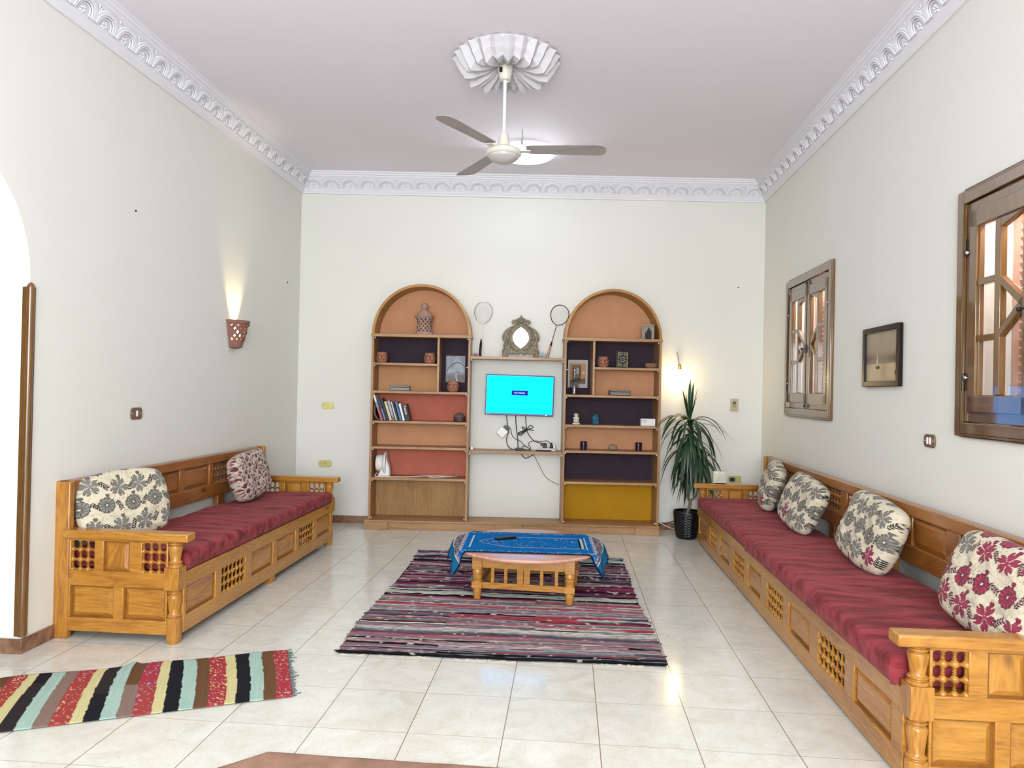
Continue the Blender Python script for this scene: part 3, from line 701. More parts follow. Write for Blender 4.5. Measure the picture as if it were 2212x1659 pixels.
# ------------------------------------------------------------------ bookcase (one unit: plinth, two arched cases, two linking shelves)
bc = thing('bookcase', 'wooden bookcase with two round-arched towers and coloured backs on the far wall', 'bookcase', LB, ROT['B'])
DP = .30; th_ = .024
a = MB(); a.box(.808, 3.788, -.016, -.345, .078, .097); a.box(.812, 3.784, -.016, -.315, .0, .078)
for x0, x1 in ((.806, 1.045), (2.13, 2.40), (3.545, 3.79)): a.box(x0, x1, -.30, -.34, .0, .079)
a.box(.84, 3.76, -.30, -.322, .0, .014)
a.obj('plinth', 'case_x', bc, bevel=.003)
units = [(.835, 1.843), (2.797, 3.787)]; Z = [.522, .838, 1.10, 1.405, 1.69, 1.98]
for ui, (x0, x1) in enumerate(units):
    for xx in (x0, x1-th_): a = MB(); a.box(xx, xx+th_, -.014, -DP, .097, 1.985); a.obj('side_panel', 'case_z', bc, bevel=.002)
    div = 1.516 if ui == 0 else 3.100
    for k, z in enumerate(Z):
        b0, b1 = x0+th_, x1-th_
        if k == 4: b0, b1 = ((x0+th_, div-.01) if ui == 0 else (div+.01, x1-th_))
        if k == 5: b0, b1 = x0-.008, x1+.008
        a = MB(); a.box(b0, b1, -.018, -DP-.004, z-.024, z+(.006 if k == 5 else 0)); a.obj('shelf', 'case_x', bc, bevel=.002)
    a = MB(); a.box(div-.011, div+.011, -.018, -DP+.004, 1.405, 1.957); a.obj('divider', 'case_z', bc, bevel=.002)
    # arched head, a bent board
    cx, R = (x0+x1)/2, (x1-x0)/2; a = MB(); n = 40; zc = 1.985; vs = []
    for k in range(n+1):
        th = pi*k/n
        for r, y in ((R, -.014), (R, -DP), (R-.026, -DP), (R-.026, -.014)): vs.append((cx+r*cos(th), y, zc+r*1.02*sin(th)))
    fs = [(k*4+q, k*4+(q+1) % 4, (k+1)*4+(q+1) % 4, (k+1)*4+q) for k in range(n) for q in range(4)]+[(0, 1, 2, 3), (n*4+3, n*4+2, n*4+1, n*4)]
    a.mesh(vs, fs); a.obj('arch_board', 'arch_wood', bc, smooth=40)
    a = MB(); a.prism([(cx+(R-.006)*cos(pi*k/n), zc+(R*1.02-.006)*sin(pi*k/n)) for k in range(n+1)], -.012, -.004); a.obj('back_panel', 'orange', bc, smooth=0)
    b0, b1 = x0+th_, x1-th_
    if ui == 0: cells = [(b0, div, 1.69, 1.96, 'purple'), (div, b1, 1.405, 1.96, 'purple'), (b0, div, 1.405, 1.67, 'orange2'), (b0, b1, 1.10, 1.385, 'red'), (b0, b1, .838, 1.08, 'orange'), (b0, b1, .522, .815, 'red'), (b0, b1, .097, .50, 'ply')]
    else: cells = [(b0, div, 1.405, 1.96, 'purple'), (div, b1, 1.69, 1.96, 'purple'), (div, b1, 1.405, 1.67, 'orange'), (b0, b1, 1.10, 1.385, 'purple'), (b0, b1, .838, 1.08, 'orange'), (b0, b1, .522, .815, 'purple'), (b0, b1, .097, .50, 'yellow')]
    lab = {'purple': 'dark purple back panel', 'orange': 'orange back panel', 'orange2': 'orange back panel', 'red': 'terracotta red back panel', 'ply': 'plain plywood back panel', 'yellow': 'mustard yellow back panel'}
    for x_0, x_1, z_0, z_1, mm in cells:
        a = MB(); a.box(x_0, x_1, -.012, -.006, z_0-.012, z_1+.012); o = a.obj('back_panel', mm, bc, smooth=0); o['label'] = lab[mm]
    for z in (.51-.02, .826-.02, 1.088-.02, 1.393-.02, 1.678-.02, 1.966-.02, .113):
        for xx in (b0+.008, b1-.008):
            a = MB(); a.blob((xx, -.285, z), .0075, 8, 6); a.obj('shelf_pin', 'white', bc)
for z in (1.775, .815):
    a = MB(); a.box(1.843, 2.797, -.014, -.295 if z > 1 else -.27, z-.026, z); a.obj('shelf', 'case_x', bc, bevel=.002)
    for xx in (1.853, 2.787): a = MB(); a.blob((xx, -.275, z-.036), .008, 8, 6); a.obj('shelf_pin', 'white', bc)

# ------------------------------------------------------------------ things on the bookcase
def onB(name, label, cat, s, off, z, rz=0., group=None): return thing(name, label, cat, wallpt('B', s, off, z), (0, 0, ROT['B']+rz), group)
# clay lantern
t_ = onB('clay_lantern', 'tall pierced clay lantern with a knobbed lid under the left arch', 'lantern', 1.352, .19, 1.986)
pr = [(.094, 0), (.098, .006), (.095, .014), (.08, .03)]+[(.078-.006*sin(pi*k/6), .03+k*.0233) for k in range(7)]+[(.084, .182), (.088, .188)]
a = MB(); a.lathe(pr, n=22, cap=False, hole=lambda i, j: 3 <= i <= 9 and (i+j) % 2 == 0 and i != 6 or (i == 6 and j % 2 == 0))
o = a.obj('body', 'terra_pale', t_); md = o.modifiers.new('s', 'SOLIDIFY'); md.thickness = .006
a = MB(); a.lathe([(.07, .18), (.102, .186), (.105, .194), (.08, .212), (.045, .248), (.026, .262), (.02, .27), (.03, .278), (.036, .296), (.03, .316), (.012, .328), (0, .33)], n=28); a.obj('lid', 'terra_pale', t_)
def burner(label, s, z, R=.063, h=.104, off=.18, mat='terra'):
    t_ = onB('oil_burner', label, 'candle holder', s, off, z, group='pierced clay burners'); n = 20; pr = [(.040, 0), (.046, .004)]
    for k in range(9): th = -1.1+2.15*k/8; pr.append((R*cos(th*.55), h/2+(h/2-.012)*sin(th)/sin(1.1)))
    pr.append((R*.80, h))
    a = MB(); a.lathe(pr, n=n, cap=False, hole=lambda i, j: i in (4, 5, 7, 8) and (i+j) % 2 == 0 or i == 6 and j % 3 == 0); o = a.obj('bowl', mat, t_); md = o.modifiers.new('s', 'SOLIDIFY'); md.thickness = .005
    a = MB(); a.lathe([(.0, .002), (R*.7, .002)], n=n, cap=False); a.lathe([(R*.62, h-.006), (R*.72, h), (R*.86, h+.001), (R*.86, h+.006), (R*.62, h+.006)], n=n, cap=False); a.obj('rim', mat, t_)
burner('pierced clay burner at the left end of the upper left shelf', .920, 1.691)
burner('pierced clay burner beside the divider on the upper left shelf', 1.417, 1.691)
burner('pierced clay burner standing below the silver picture', 1.662, 1.406)
burner('reddish pierced clay burner left of the ornate book', 3.205, 1.691, R=.06)
# framed prints hanging on the backs
def framed(label, s, off, z, w, h, fr, mat, paint, wall='B', mat_w=0, tilt=0., name='picture_frame', fd=.014, n=(70, 90), roll_=0., grp=None):
    t_ = thing(name, label, 'picture', wallpt(wall, s, off, z), (tilt, 0, ROT[wall]), grp); t_.rotation_euler = (tilt, roll_, ROT[wall])
    if fr > 0:
        a = MB(); W2, H2 = w/2, h/2
        a.box(-W2, -W2+fr, 0, -fd, -H2, H2); a.box(W2-fr, W2, 0, -fd, -H2, H2); a.box(-W2+fr, W2-fr, 0, -fd, -H2, -H2+fr); a.box(-W2+fr, W2-fr, 0, -fd, H2-fr, H2); a.obj('frame', mat, t_, bevel=.003)
    u = np.linspace(-w/2+fr*.9, w/2-fr*.9, n[0]); v = np.linspace(-h/2+fr*.9, h/2-fr*.9, n[1]); U, V = np.meshgrid(u, v)
    grid('picture', np.stack([U, U*0-fd*.35, V], -1), paint(U/(w/2), V/(h/2)), 'print', t_)
    a = MB(); a.box(-w/2+fr*.5, w/2-fr*.5, -.001, -.003, -h/2+fr*.5, h/2-fr*.5); a.obj('backing', 'paper', t_)
    return t_
def mixc(h1, h2, k): k = np.clip(k, 0, 1)[..., None]; return np.array(lin(h1))*(1-k)+np.array(lin(h2))*k
def p_silver(U, V):
    n1 = vnoise(U, V, 2.2, 2); n2 = vnoise(U+V, V-U, 7, 5); C = mixc('50606c', 'c4ccd8', n1*.5+.3*(V > -.2)*(1-np.abs(U-.1))+.35*n2)
    C2 = mixc('8c7c74', '4c3c38', n2); k = np.clip((-V-.25)*3, 0, .8)[..., None]; C = C*(1-k)+C2*k
    sw = np.abs(U-.35-.3*np.sin(V*3)) < .06; C[sw & (V < -.3)] = lin('d8d0cc'); sw = np.abs(V-.45+.5*U*U-.2*U) < .04; C[sw] = lin('4c5458'); return C
framed('silvery grey abstract picture in the left dark compartment', 1.672, .022, 1.647, .205, .286, .006, 'chrome', p_silver)
def p_old(U, V):
    C = mixc('8a5238', 'b98a50', .5+.5*V*.4+.3*vnoise(U, V, 3, 1)+.4*(U > .3)); d = (np.abs(U+.12) < .42) & (V < .62) & (V > -.45); C[d] = lin('3a342c')
    d = (np.abs(U+.12) < .30) & (V < .56) & (V > -.3); C[d] = lin('6c645a'); d = (np.abs(U+.05) < .13) & (V < .4) & (V > 0); C[d] = lin('c4bcac')
    d = (np.abs(U-.62) < .12) & (V < .2) & (V > -.05); C[d] = lin('c8b48c'); d = (V < -.45); C[d] = lin('6a5644'); d = (np.abs(V+.5-.15*U) < .04) & (U > 0); C[d] = lin('180c08')
    m_ = (np.abs(U) > .80) | (V > .76) | (V < -.72); C[m_] = lin('b8b4b4'); return C
framed('print of an old street doorway in a white mount behind the glass bottle', 2.960, .022, 1.624, .206, .290, .004, 'white', p_old)
# inlaid jewellery boxes
def inlaid(label, s, z, w, d=.075, h=.055):
    t_ = onB('inlaid_box', label, 'box', s, .20, z, radians(4), 'inlaid keepsake boxes')
    def face(U, V):
        C = mixc('a09c8e', '625e54', vnoise(U*w*1.2, V*h, 400, 2)*1.0); b_ = (np.abs(U) > .93) | (np.abs(V) > .68); C[b_] = lin('1c1816'); C[(np.abs(V) > .5) & (np.abs(V) < .62)] = lin('dcd8cc'); return C
    for nm, z0, z1 in (('base', 0, h*.70), ('lid', h*.70+.001, h)):
        a = MB(); a.box(-w/2, w/2, -d/2, d/2, z0, z1); o = a.obj(nm, plain('dark_inlay_'+nm, '2a2220', .3), t_, bevel=.001)
        hh = z1-z0; u = np.linspace(-1, 1, 80); v = np.linspace(-1, 1, 20); U, V = np.meshgrid(u, v)
        grid('inlay', np.stack([U*w/2*.985, U*0-d/2-.0008, (z0+z1)/2+V*hh/2*.95], -1), face(U, V), 'print', o)
    u = np.linspace(-1, 1, 80); U, V = np.meshgrid(u, np.linspace(-1, 1, 20)); grid('inlay', np.stack([U*w/2*.96, V*d/2*.9, U*0+h+.0008], -1), face(U, V), 'print', o)
inlaid('pearl inlaid keepsake box on the left tower above the books', 1.118, 1.406, .205)
inlaid('pearl inlaid keepsake box on the right tower below the ornate book', 3.378, 1.406, .215)
# books
books = [(.932, .268, .021, 'e2e2de', 19, 'tall white, teal and red spined book', 3), (.966, .222, .023, '2a2848', 19, 'navy book with lilac spine lettering', 1), (.993, .232, .024, '101014', 19, 'thick black book', 0),
         (1.021, .200, .026, 'cfc598', 18, 'cream coloured book', 0), (1.052, .206, .026, 'a9a6b4', 17, 'lilac grey book', 2), (1.086, .198, .012, 'e4dcdc', 17, 'thin white book', 0), (1.103, .196, .014, '2c1e1c', 16.5, 'thin dark brown book', 0),
         (1.124, .196, .025, '3d6a96', 16, 'mid blue book', 0), (1.155, .180, .023, 'e8e8e4', 15.5, 'white paperback', 0), (1.186, .165, .045, '14142a', 15, 'thick navy book with white spine lettering', 4)]
for bi, (s, h, w, colr, ang, desc, sp) in enumerate(books):
    d = .14; t_ = onB('book', desc+' leaning in the row on the left tower', 'book', s+.010, .21, 1.101, 0, 'leaning books on the left tower'); t_.rotation_euler = (0, radians(-ang), ROT['B'])
    lift = 0; a = MB(); a.box(0, w, -d/2+.002, d/2, .0+lift, h); a.v = [(x, y if False else y, z) for x, y, z in a.v]
    cm = plain('cover_%d' % bi, colr, .45, var=.05)
    c = MB(); c.box(0, .0025, -d/2, d/2, 0, h); c.box(w-.0025, w, -d/2, d/2, 0, h); c.box(0, w, -d/2, -d/2+.003, 0, h); o = c.obj('cover', cm, t_)
    p = MB(); p.box(.0026, w-.0026, -d/2+.0031, d/2-.005, .003, h-.003); p.obj('pages', 'paper', t_)
    s_ = MB()
    if sp == 3:
        s_.box(.001, w-.001, -d/2-.0012, -d/2, 0.002, h*.5); s_.obj('spine_band', plain('spine_red', 'b84858', .5), o)
        s_ = MB(); s_.box(.001, w-.001, -d/2-.0012, -d/2, h*.5, h*.74); s_.obj('spine_band', plain('spine_teal', '7c9c9c', .5), o)
    if sp == 1:
        s_.box(.006, w-.006, -d/2-.0012, -d/2, 0.004, h*.55); s_.obj('spine_band', plain('spine_lilac', '8a80ac', .5, var=.4, scale=200), o)
    if sp == 2:
        s_.box(.002, w-.002, -d/2-.0012, -d/2, 0.004, h*.28); s_.obj('spine_band', plain('spine_photo', '807478', .5, var=.9, scale=90), o)
    if sp == 4: text('spine_title', 'Tattoo', .034, 'white', o, (w*.5, -d/2-.001, h*.66), (pi/2, radians(90), 0))
# folder slumped in the corner
t_ = onB('document_folder', 'black and grey folder slumped beside the leaning books', 'folder', .872, .20, 1.101)
for q, (mm, dx) in enumerate((('stone', 0), ('black', .016))):
    a = MB(); pts = spline([(dx+.0, 0, .15), (dx+.002, 0, .07), (dx+.03, 0, .02), (dx+.075-.4*dx, 0, .004)], 6); P = []
    vs = []
    for p in pts: vs += [(p.x, -.09, p.z), (p.x, .09, p.z)]
    fs = [(k*2, k*2+1, k*2+3, k*2+2) for k in range(len(pts)-1)]; a.mesh(vs, fs); o = a.obj('sheet', mm, t_); md = o.modifiers.new('s', 'SOLIDIFY'); md.thickness = .006
# stone box right of books
t_ = onB('trinket_box', 'round brown stone trinket box right of the leaning books', 'box', 1.735, .19, 1.101)
a = MB(); a.lathe([(.052, 0), (.058, .005), (.060, .04), (.058, .046)], n=24); a.obj('base', plain('brown_soapstone', '4c3438', .6, var=.2), t_)
a = MB(); a.lathe([(.062, .047), (.062, .056), (.045, .072), (.03, .085), (.012, .094), (0, .096)], n=24); a.obj('lid', plain('grey_soapstone', '6c5c54', .6, var=.25, scale=50), t_)
# fan heater on its side
t_ = onB('fan_heater', 'small white fan heater standing sideways on the lower left shelf', 'heater', .925, .17, .523)
rx = Matrix.Translation((0, 0, .135)) @ Matrix.Rotation(radians(90), 4, 'Y') @ Matrix.Rotation(radians(0), 4, 'Z')
a = MB(); a.lathe([(.045, -.04), (.078, -.035), (.086, -.02), (.086, .03), (.080, .034)], n=28, mat=rx); a.obj('motor_housing', 'white', t_)
a = MB(); a.lathe([(.088, .034), (.105, .040), (.118, .055), (.118, .066), (.10, .07)], n=28, mat=rx); a.obj('front_shell', 'white', t_)
a = MB(); a.prism([(-.02, 0), (.112, 0), (.104, .09), (.06, .22), (.035, .235), (.03, .10)], -.055, .055); a.obj('stand', 'white', t_, bevel=.012)
o = MB(); o.tube([wallpt('B', *p) for p in spline([(.90, .20, .555), (.885, .24, .530), (.95, .27, .5275), (1.10, .26, .5275), (1.25, .23, .5275), (1.38, .14, .5275), (1.50, .12, .5275), (1.60, .17, .5275), (1.50, .23, .5275), (1.43, .20, .5275), (1.50, .15, .532), (1.62, .13, .5275), (1.68, .16, .5295)], 8)], .004, 6)
t2 = thing('white_cable_coil', 'white power cord coiled along the lower left shelf', 'cable', wallpt('B', 1.3, .2, .523))
q = o.obj('cord', 'white', None); q.parent = t2; q.matrix_parent_inverse = Matrix.Translation(-t2.location)
a = MB(); a.box(-.02, .02, -.013, .013, -.009, .013); a.tube([(.018, -.007, 0), (.036, -.007, 0)], .0024, 6); a.tube([(.018, .007, 0), (.036, .007, 0)], .0024, 6)
q = a.obj('plug', 'stone', None, bevel=.003, loc=wallpt('B', 1.70, .16, .533), rot=ROT['B']+.4); q.parent = t2; q.matrix_parent_inverse = Matrix.Translation(-t2.location)
# right tower ------------------------------------------------
t_ = onB('cardboard_box', 'beige cardboard box with a dark silhouette print under the right arch', 'box', 3.665, .20, 1.987, radians(-16))
bw, bd, bh = .125, .10, .150
a = MB(); a.box(-bw/2, bw/2, -bd/2, bd/2, 0, bh); a.obj('carton', plain('grey_cardboard', '8c8270', .8), t_, bevel=.001)
u = np.linspace(-1, 1, 60); U, V = np.meshgrid(u, u)
def p_box(U, V):
    C = mixc('8c8270', '9a907e', vnoise(U, V, 4, 1)); body = (V < .35-.35*np.abs(U-.1)-.25*(U < -.25)) & (np.abs(U-.05) < .52) & (V < .35); C[body] = lin('0c0c12')
    head = np.hypot(U-.15, V-.42) < .17; C[head] = lin('0c0c12'); tx = (np.abs(V-.78) < .08) & (vnoise(U, V, 14, 3) > .45) & (np.abs(U) < .8); C[tx] = lin('50482c'); return C
grid('printed_front', np.stack([U*bw/2*.99, U*0-bd/2-.0008, bh/2+V*bh/2*.99], -1), p_box(U, V), 'print', t_)
def p_side(U, V):
    C = mixc('8a8070', '968c78', vnoise(U, V, 3, 5)); C[(V > .45) & (V < .9)] = lin('4c4032'); C[(V < -.55) & (V > -.8) & (vnoise(U, V, 9, 1) > .5)] = lin('5a4030'); C[(U > .3) & (V < .3) & (V > -.9) & (U < .55)] = lin('6a4c38'); return C
grid('printed_side', np.stack([U*0-bw/2-.0008, U*bd/2*.99*-1, bh/2+V*bh/2*.99], -1), p_side(U, V), 'print', t_)
# ornate holy book
t_ = onB('ornate_book', 'standing ornate book with a dark medallion cover on the right tower', 'book', 3.405, .18, 1.692, radians(3)); t_.rotation_euler = (radians(-9), radians(3), ROT['B']+radians(5))
w, h, d = .125, .172, .026
a = MB(); a.box(-w/2, w/2, -d/2, -d/2+.003, 0, h); a.box(-w/2, w/2, d/2-.003, d/2, 0, h); a.box(w/2-.004, w/2, -d/2, d/2, 0, h); a.obj('cover', plain('dark_leather', '22241e', .4), t_)
a = MB(); a.box(-w/2+.002, w/2-.005, -d/2+.0032, d/2-.0032, .003, h-.003); a.obj('pages', 'paper', t_)
u = np.linspace(-1, 1, 90); U, V = np.meshgrid(u, u)
def p_koran(U, V):
    C = mixc('5c5e4c', '86866c', vnoise(U*9, V*12, 3, 2)); Y = V*1.35; r = np.hypot(U, Y); th = np.arctan2(Y, U)
    C[(np.abs(U) > .9) | (np.abs(V) > .93)] = lin('1c1c18'); C[(np.abs(U) < .84) & (np.abs(U) > .78)] = lin('a09c80')
    C[r < .72+.07*np.cos(8*th)] = lin('0c0c0c'); C[(np.abs(U) < .22*(1-np.abs(np.abs(Y)-.8)/.35)) & (np.abs(Y) > .5)] = lin('0c0c0c')
    C[(np.abs(r-.5) < .045)] = lin('70705c'); pt = (np.hypot(U, Y) < .58) & (np.abs(np.abs(np.sin(4*th))) > .75) & (r > .28) & (r < .46); C[pt] = lin('c0bca8'); C[r < .17] = lin('5c6058')
    C[np.hypot(U, np.abs(Y)-.82) < .07] = lin('c0bca8'); return C
grid('cover_ornament', np.stack([U*w/2*.98, U*0-d/2-.0008, h/2+V*h/2*.98], -1), p_koran(U, V), 'print', t_)
t_ = onB('clay_dish', 'small brown clay dish at the right end beside the ornate book', 'dish', 3.700, .19, 1.692)
a = MB(); a.lathe([(0, 0), (.05, 0), (.062, .012), (.066, .04), (.068, .05), (.060, .052), (.056, .04), (.045, .012), (0, .01)], n=28); a.obj('dish', plain('brown_clay', '84604c', .8, var=.15), t_)
t_ = onB('glass_bottle', 'clear glass bottle in front of the white mounted print', 'bottle', 2.912, .21, 1.406)
a = MB(); a.lathe([(0, 0), (.040, 0), (.048, .008), (.050, .06), (.046, .10), (.034, .13), (.021, .15), (.017, .17), (.017, .24), (.021, .242), (.021, .262), (.0155, .264), (.0145, .17), (.030, .132), (.043, .10), (.0465, .06), (.044, .012), (.036, .006), (0, .006)], n=32); a.obj('glass', 'glass', t_)
t_ = onB('white_figurine', 'small cream carved figurine on the right tower', 'figurine', 2.938, .20, 1.101)
a = MB(); a.box(-.038, .036, -.026, .026, 0, .013); a.obj('base', plain('ivory', 'd8d0c0', .6), t_, bevel=.003)
iv = plain('ivory_carving', 'd6cebc', .6, var=.12, scale=60, bump=.3)
a = MB(); a.blob((0, 0, .040), (.029, .026, .030)); a.blob((0, -.003, .066), (.026, .022, .022)); a.blob((-.018, -.018, .028), (.012, .014, .012)); a.blob((.018, -.018, .028), (.012, .014, .012)); a.tube([(-.026, -.004, .07), (-.02, -.022, .052), (-.004, -.026, .048)], .007, 8); a.tube([(.026, -.004, .07), (.02, -.022, .052), (.004, -.026, .048)], .007, 8); a.obj('body', iv, t_)
a = MB(); a.blob((0, -.004, .094), (.021, .019, .018)); a.blob((-.018, 0, .099), (.006, .005, .009)); a.blob((.018, 0, .099), (.006, .005, .009)); a.blob((0, -.022, .090), (.008, .006, .006)); a.obj('head', iv, t_)
t_ = onB('glass_jar', 'squat teal blue glass jar next to the cream figurine', 'jar', 3.138, .19, 1.101)
a = MB(); a.lathe([(.034, 0), (.041, .006), (.042, .075), (.036, .088), (.030, .094), (.031, .104), (.027, .106), (.026, .09), (0, .088)], n=8); a.obj('glass', plain('teal_glass', '2a5c74', .12, var=.2, scale=30, coat=.5), t_, bevel=.003)
t_ = onB('white_box', 'small white carton with two printed lines on the right tower', 'box', 3.676, .19, 1.101, radians(4))
a = MB(); a.box(-.073, .073, -.03, .03, 0, .073); o = a.obj('carton', 'white', t_, bevel=.0015)
text('print', 'NOON', .017, 'black', o, (-.040, -.0312, .052), (pi/2, 0, 0)); a = MB(); a.box(-.058, -.022, -.0312, -.030, .035, .039); a.obj('print', plain('grey_ink', '707070', .6), o)
pg = plain('purple_glass', '2a1030', .12, var=.35, scale=70, coat=.6)
for s, lb in ((3.022, 'dark purple glass votive cup left of the round stone'), (3.588, 'dark purple glass votive cup right of the round stone')):
    t_ = onB('votive_cup', lb, 'candle holder', s, .19, .839, group='purple glass votive cups')
    a = MB(); a.lathe([(.030, 0), (.034, .003), (.036, .084), (.034, .086), (.031, .083), (.029, .01), (0, .008)], n=24); a.obj('cup', pg, t_)
    a = MB(); a.lathe([(.027, .009), (.027, .022), (0, .022)], n=16); a.obj('candle', 'paper', t_)
o = MB(); o.blob((0, 0, .031), (.044, .036, .031), 20, 14); q = o.obj('round_stone', 'stone', None, loc=wallpt('B', 3.323, .19, .8385), rot=ROT['B']); setp(q, 'egg-shaped grey stone between the purple votive cups', 'stone')
# ------------------------------------------------------------------ top of the middle shelf: mirror, rackets, trinkets
t_ = onB('ornate_mirror', 'ornate carved mirror with pointed top standing on the middle shelf', 'mirror', 2.352, .085, 1.776)
k_ = 1/1700.
half = [(0, 762), (-22, 722), (-58, 700), (-100, 676), (-146, 672), (-170, 640), (-158, 604), (-130, 600), (-128, 622), (-108, 632), (-98, 612), (-112, 586), (-140, 566), (-205, 536), (-262, 500), (-300, 450), (-328, 395), (-332, 345), (-312, 300), (-288, 268), (-308, 236), (-306, 196), (-288, 178), (-318, 150), (-330, 100), (-318, 50), (-322, 0)]
outl = half+[(230*-1, 0), (-222, 62), (-190, 96), (-160, 60), (-120, 92), (-70, 56), (0, 96)]
full = [(x*k_, z*k_) for x, z in outl]+[(-x*k_, z*k_) for x, z in reversed(outl[1:-1])]
# insert right bottom first: outline goes bottom edge then up right side
alm = [(150*max(0, sin(pi*q/28))**.8*k_, (165+390*(q/28))*k_) for q in range(29)]; almond = alm+[(-x, z) for x, z in reversed(alm[1:-1])]
def el(cx, cz, rx_, rz_, a_=0, n=12): return [((cx+rx_*cos(2*pi*q/n)*cos(a_)-rz_*sin(2*pi*q/n)*sin(a_))*k_, (cz+rx_*cos(2*pi*q/n)*sin(a_)+rz_*sin(2*pi*q/n)*cos(a_))*k_) for q in range(n)]
holes = [[(0, 610*k_), (-38*k_, 656*k_), (38*k_, 656*k_)]]
for sg in (-1, 1):
    holes += [el(sg*248, 395, 22, 52, -sg*.3), el(sg*160, 496, 34, 14, -sg*.5), el(sg*205, 315, 28, 16, sg*.5), el(sg*190, 430, 12, 26, 0), el(sg*232, 215, 12, 16), el(sg*180, 175, 14, 9, sg*.4), el(sg*262, 150, 16, 10, .4*sg), el(sg*262, 60, 12, 26, 0), el(sg*120, 150, 16, 9), el(sg*52, 130, 10, 14)]
inner = [(x*.97, (z-360*k_)*.975+360*k_) for x, z in almond]
curve_fill('frame', [full, inner]+holes, .016, 'gold', t_, bevel=.002, loc=(0, 0, 0))
# carved relief strands
a = MB()
for sg in (-1, 1):
    for pts in ([(0, 700), (-70, 655), (60, 610), (175, 530), (232, 430), (258, 340), (228, 270), (180, 200), (90, 130)], [(80, 660), (-20, 612), (-120, 560), (-186, 480), (-205, 390), (-200, 300), (-168, 200), (-80, 120)], [(300, 420), (310, 330), (270, 250), (290, 180), (300, 80)]):
        a.tube([(sg*x*k_, -.010, z*k_) for x, _, z in [(p[0], 0, p[1]) for p in pts]], .005, 6)
a.obj('carving', 'gold', t_)
a = MB(); a.prism(almond, -.004, .003); a.obj('mirror_glass', 'mirror', t_, smooth=0)
a = MB(); a.box(-.15, .15, -.035, .03, 0, .004); a.obj('foot', 'gold', t_, bevel=.001)
def racket(label, fmat, gmat, s, off, lean, roll_, bb, sh_col, Lh=.235, Wd=.185, total=.60, grp='badminton rackets'):
    t_ = onB('badminton_racket', label, 'racket', s, off, 1.779, group=None); t_.rotation_euler = (radians(lean), radians(roll_), ROT['B'])
    rz = (Lh/2); cz = total-rz; n = 40
    a = MB(); a.tube([(Wd/2*sin(2*pi*k/n)*(1-.08*cos(2*pi*k/n)), 0, cz-rz*cos(2*pi*k/n)) for k in range(n)], .0042, 8, close=True); a.obj('head_frame', fmat, t_)
    a = MB()
    for k in range(-7, 8):
        x = k*Wd/16; hz = rz*sqrt(max(0, 1-(2*x/Wd)**2)); a.tube([(x, 0, cz-hz), (x, 0, cz+hz)], .0004, 3)
    for k in range(-9, 10):
        z = k*Lh/20; hx = Wd/2*sqrt(max(0, 1-(z/rz)**2)); a.tube([(-hx, 0, cz+z), (hx, 0, cz+z)], .0004, 3)
    a.obj('strings', plain('nylon_string', 'd8d8d4', .5), t_)
    a = MB(); a.tube([(0, 0, .17), (0, 0, cz-rz)], .0036, 8); a.obj('shaft', sh_col, t_)
    a = MB(); a.lathe([(.016, .0), (.0165, .004), (.0135, .03), (.013, .13), (.011, .135)], n=10); a.obj('grip', gmat, t_)
    a = MB(); a.lathe([(.0125, .135), (.010, .16), (.005, .188), (.0036, .19)], n=12); a.obj('cone', bb, t_)
    return t_
silver = plain('silver_frame', 'b8b4b0', .25, .6); grip_w = plain('wood_grip', 'b08c74', .7, var=.15)
racket('silver badminton racket with black grip leaning on the wall left of the mirror', silver, 'black', 1.932, .175, -13.5, 2.6, 'black', 'white')
racket('black framed badminton racket with tan grip leaning right of the mirror', 'black', grip_w, 2.628, .175, -13.5, 15.5, 'black', 'black', Lh=.225, Wd=.19)
t_ = onB('pink_figurine', 'tiny pink and green glass figurine by the silver racket grip', 'figurine', 1.900, .23, 1.776)
a = MB(); a.blob((0, 0, .016), (.020, .014, .016)); a.prism([(.0, .01), (.028, .004), (.014, .04)], -.006, .006); a.obj('body', plain('pink_glass', 'b87890', .3, trans=.3), t_, smooth=60)
a = MB(); a.blob((-.028, 0, .022), (.014, .01, .018)); a.blob((-.036, 0, .010), (.012, .01, .010)); a.obj('leaf', plain('pale_green_glass', 'b0b8a0', .3, trans=.3), t_)
t_ = onB('elephant_figurine', 'tiny blue grey elephant figurine by the black racket grip', 'figurine', 2.572, .25, 1.776)
eg = plain('blue_grey_glaze', '9cacb4', .25, var=.2, coat=.5); a = MB(); a.blob((0, 0, .032), (.030, .019, .021)); a.blob((.028, 0, .036), (.015, .013, .015)); a.tube(spline([(.038, 0, .036), (.050, 0, .026), (.050, 0, .010), (.056, 0, .006)], 4), .005, 8)
for dx in (-.018, .016):
    for dy in (-.010, .010): a.tube([(dx, dy, 0), (dx, dy, .024)], .0075, 8)
a.blob((.026, -.014, .036), (.011, .003, .013)); a.blob((.026, .014, .036), (.011, .003, .013)); a.obj('body', eg, t_)

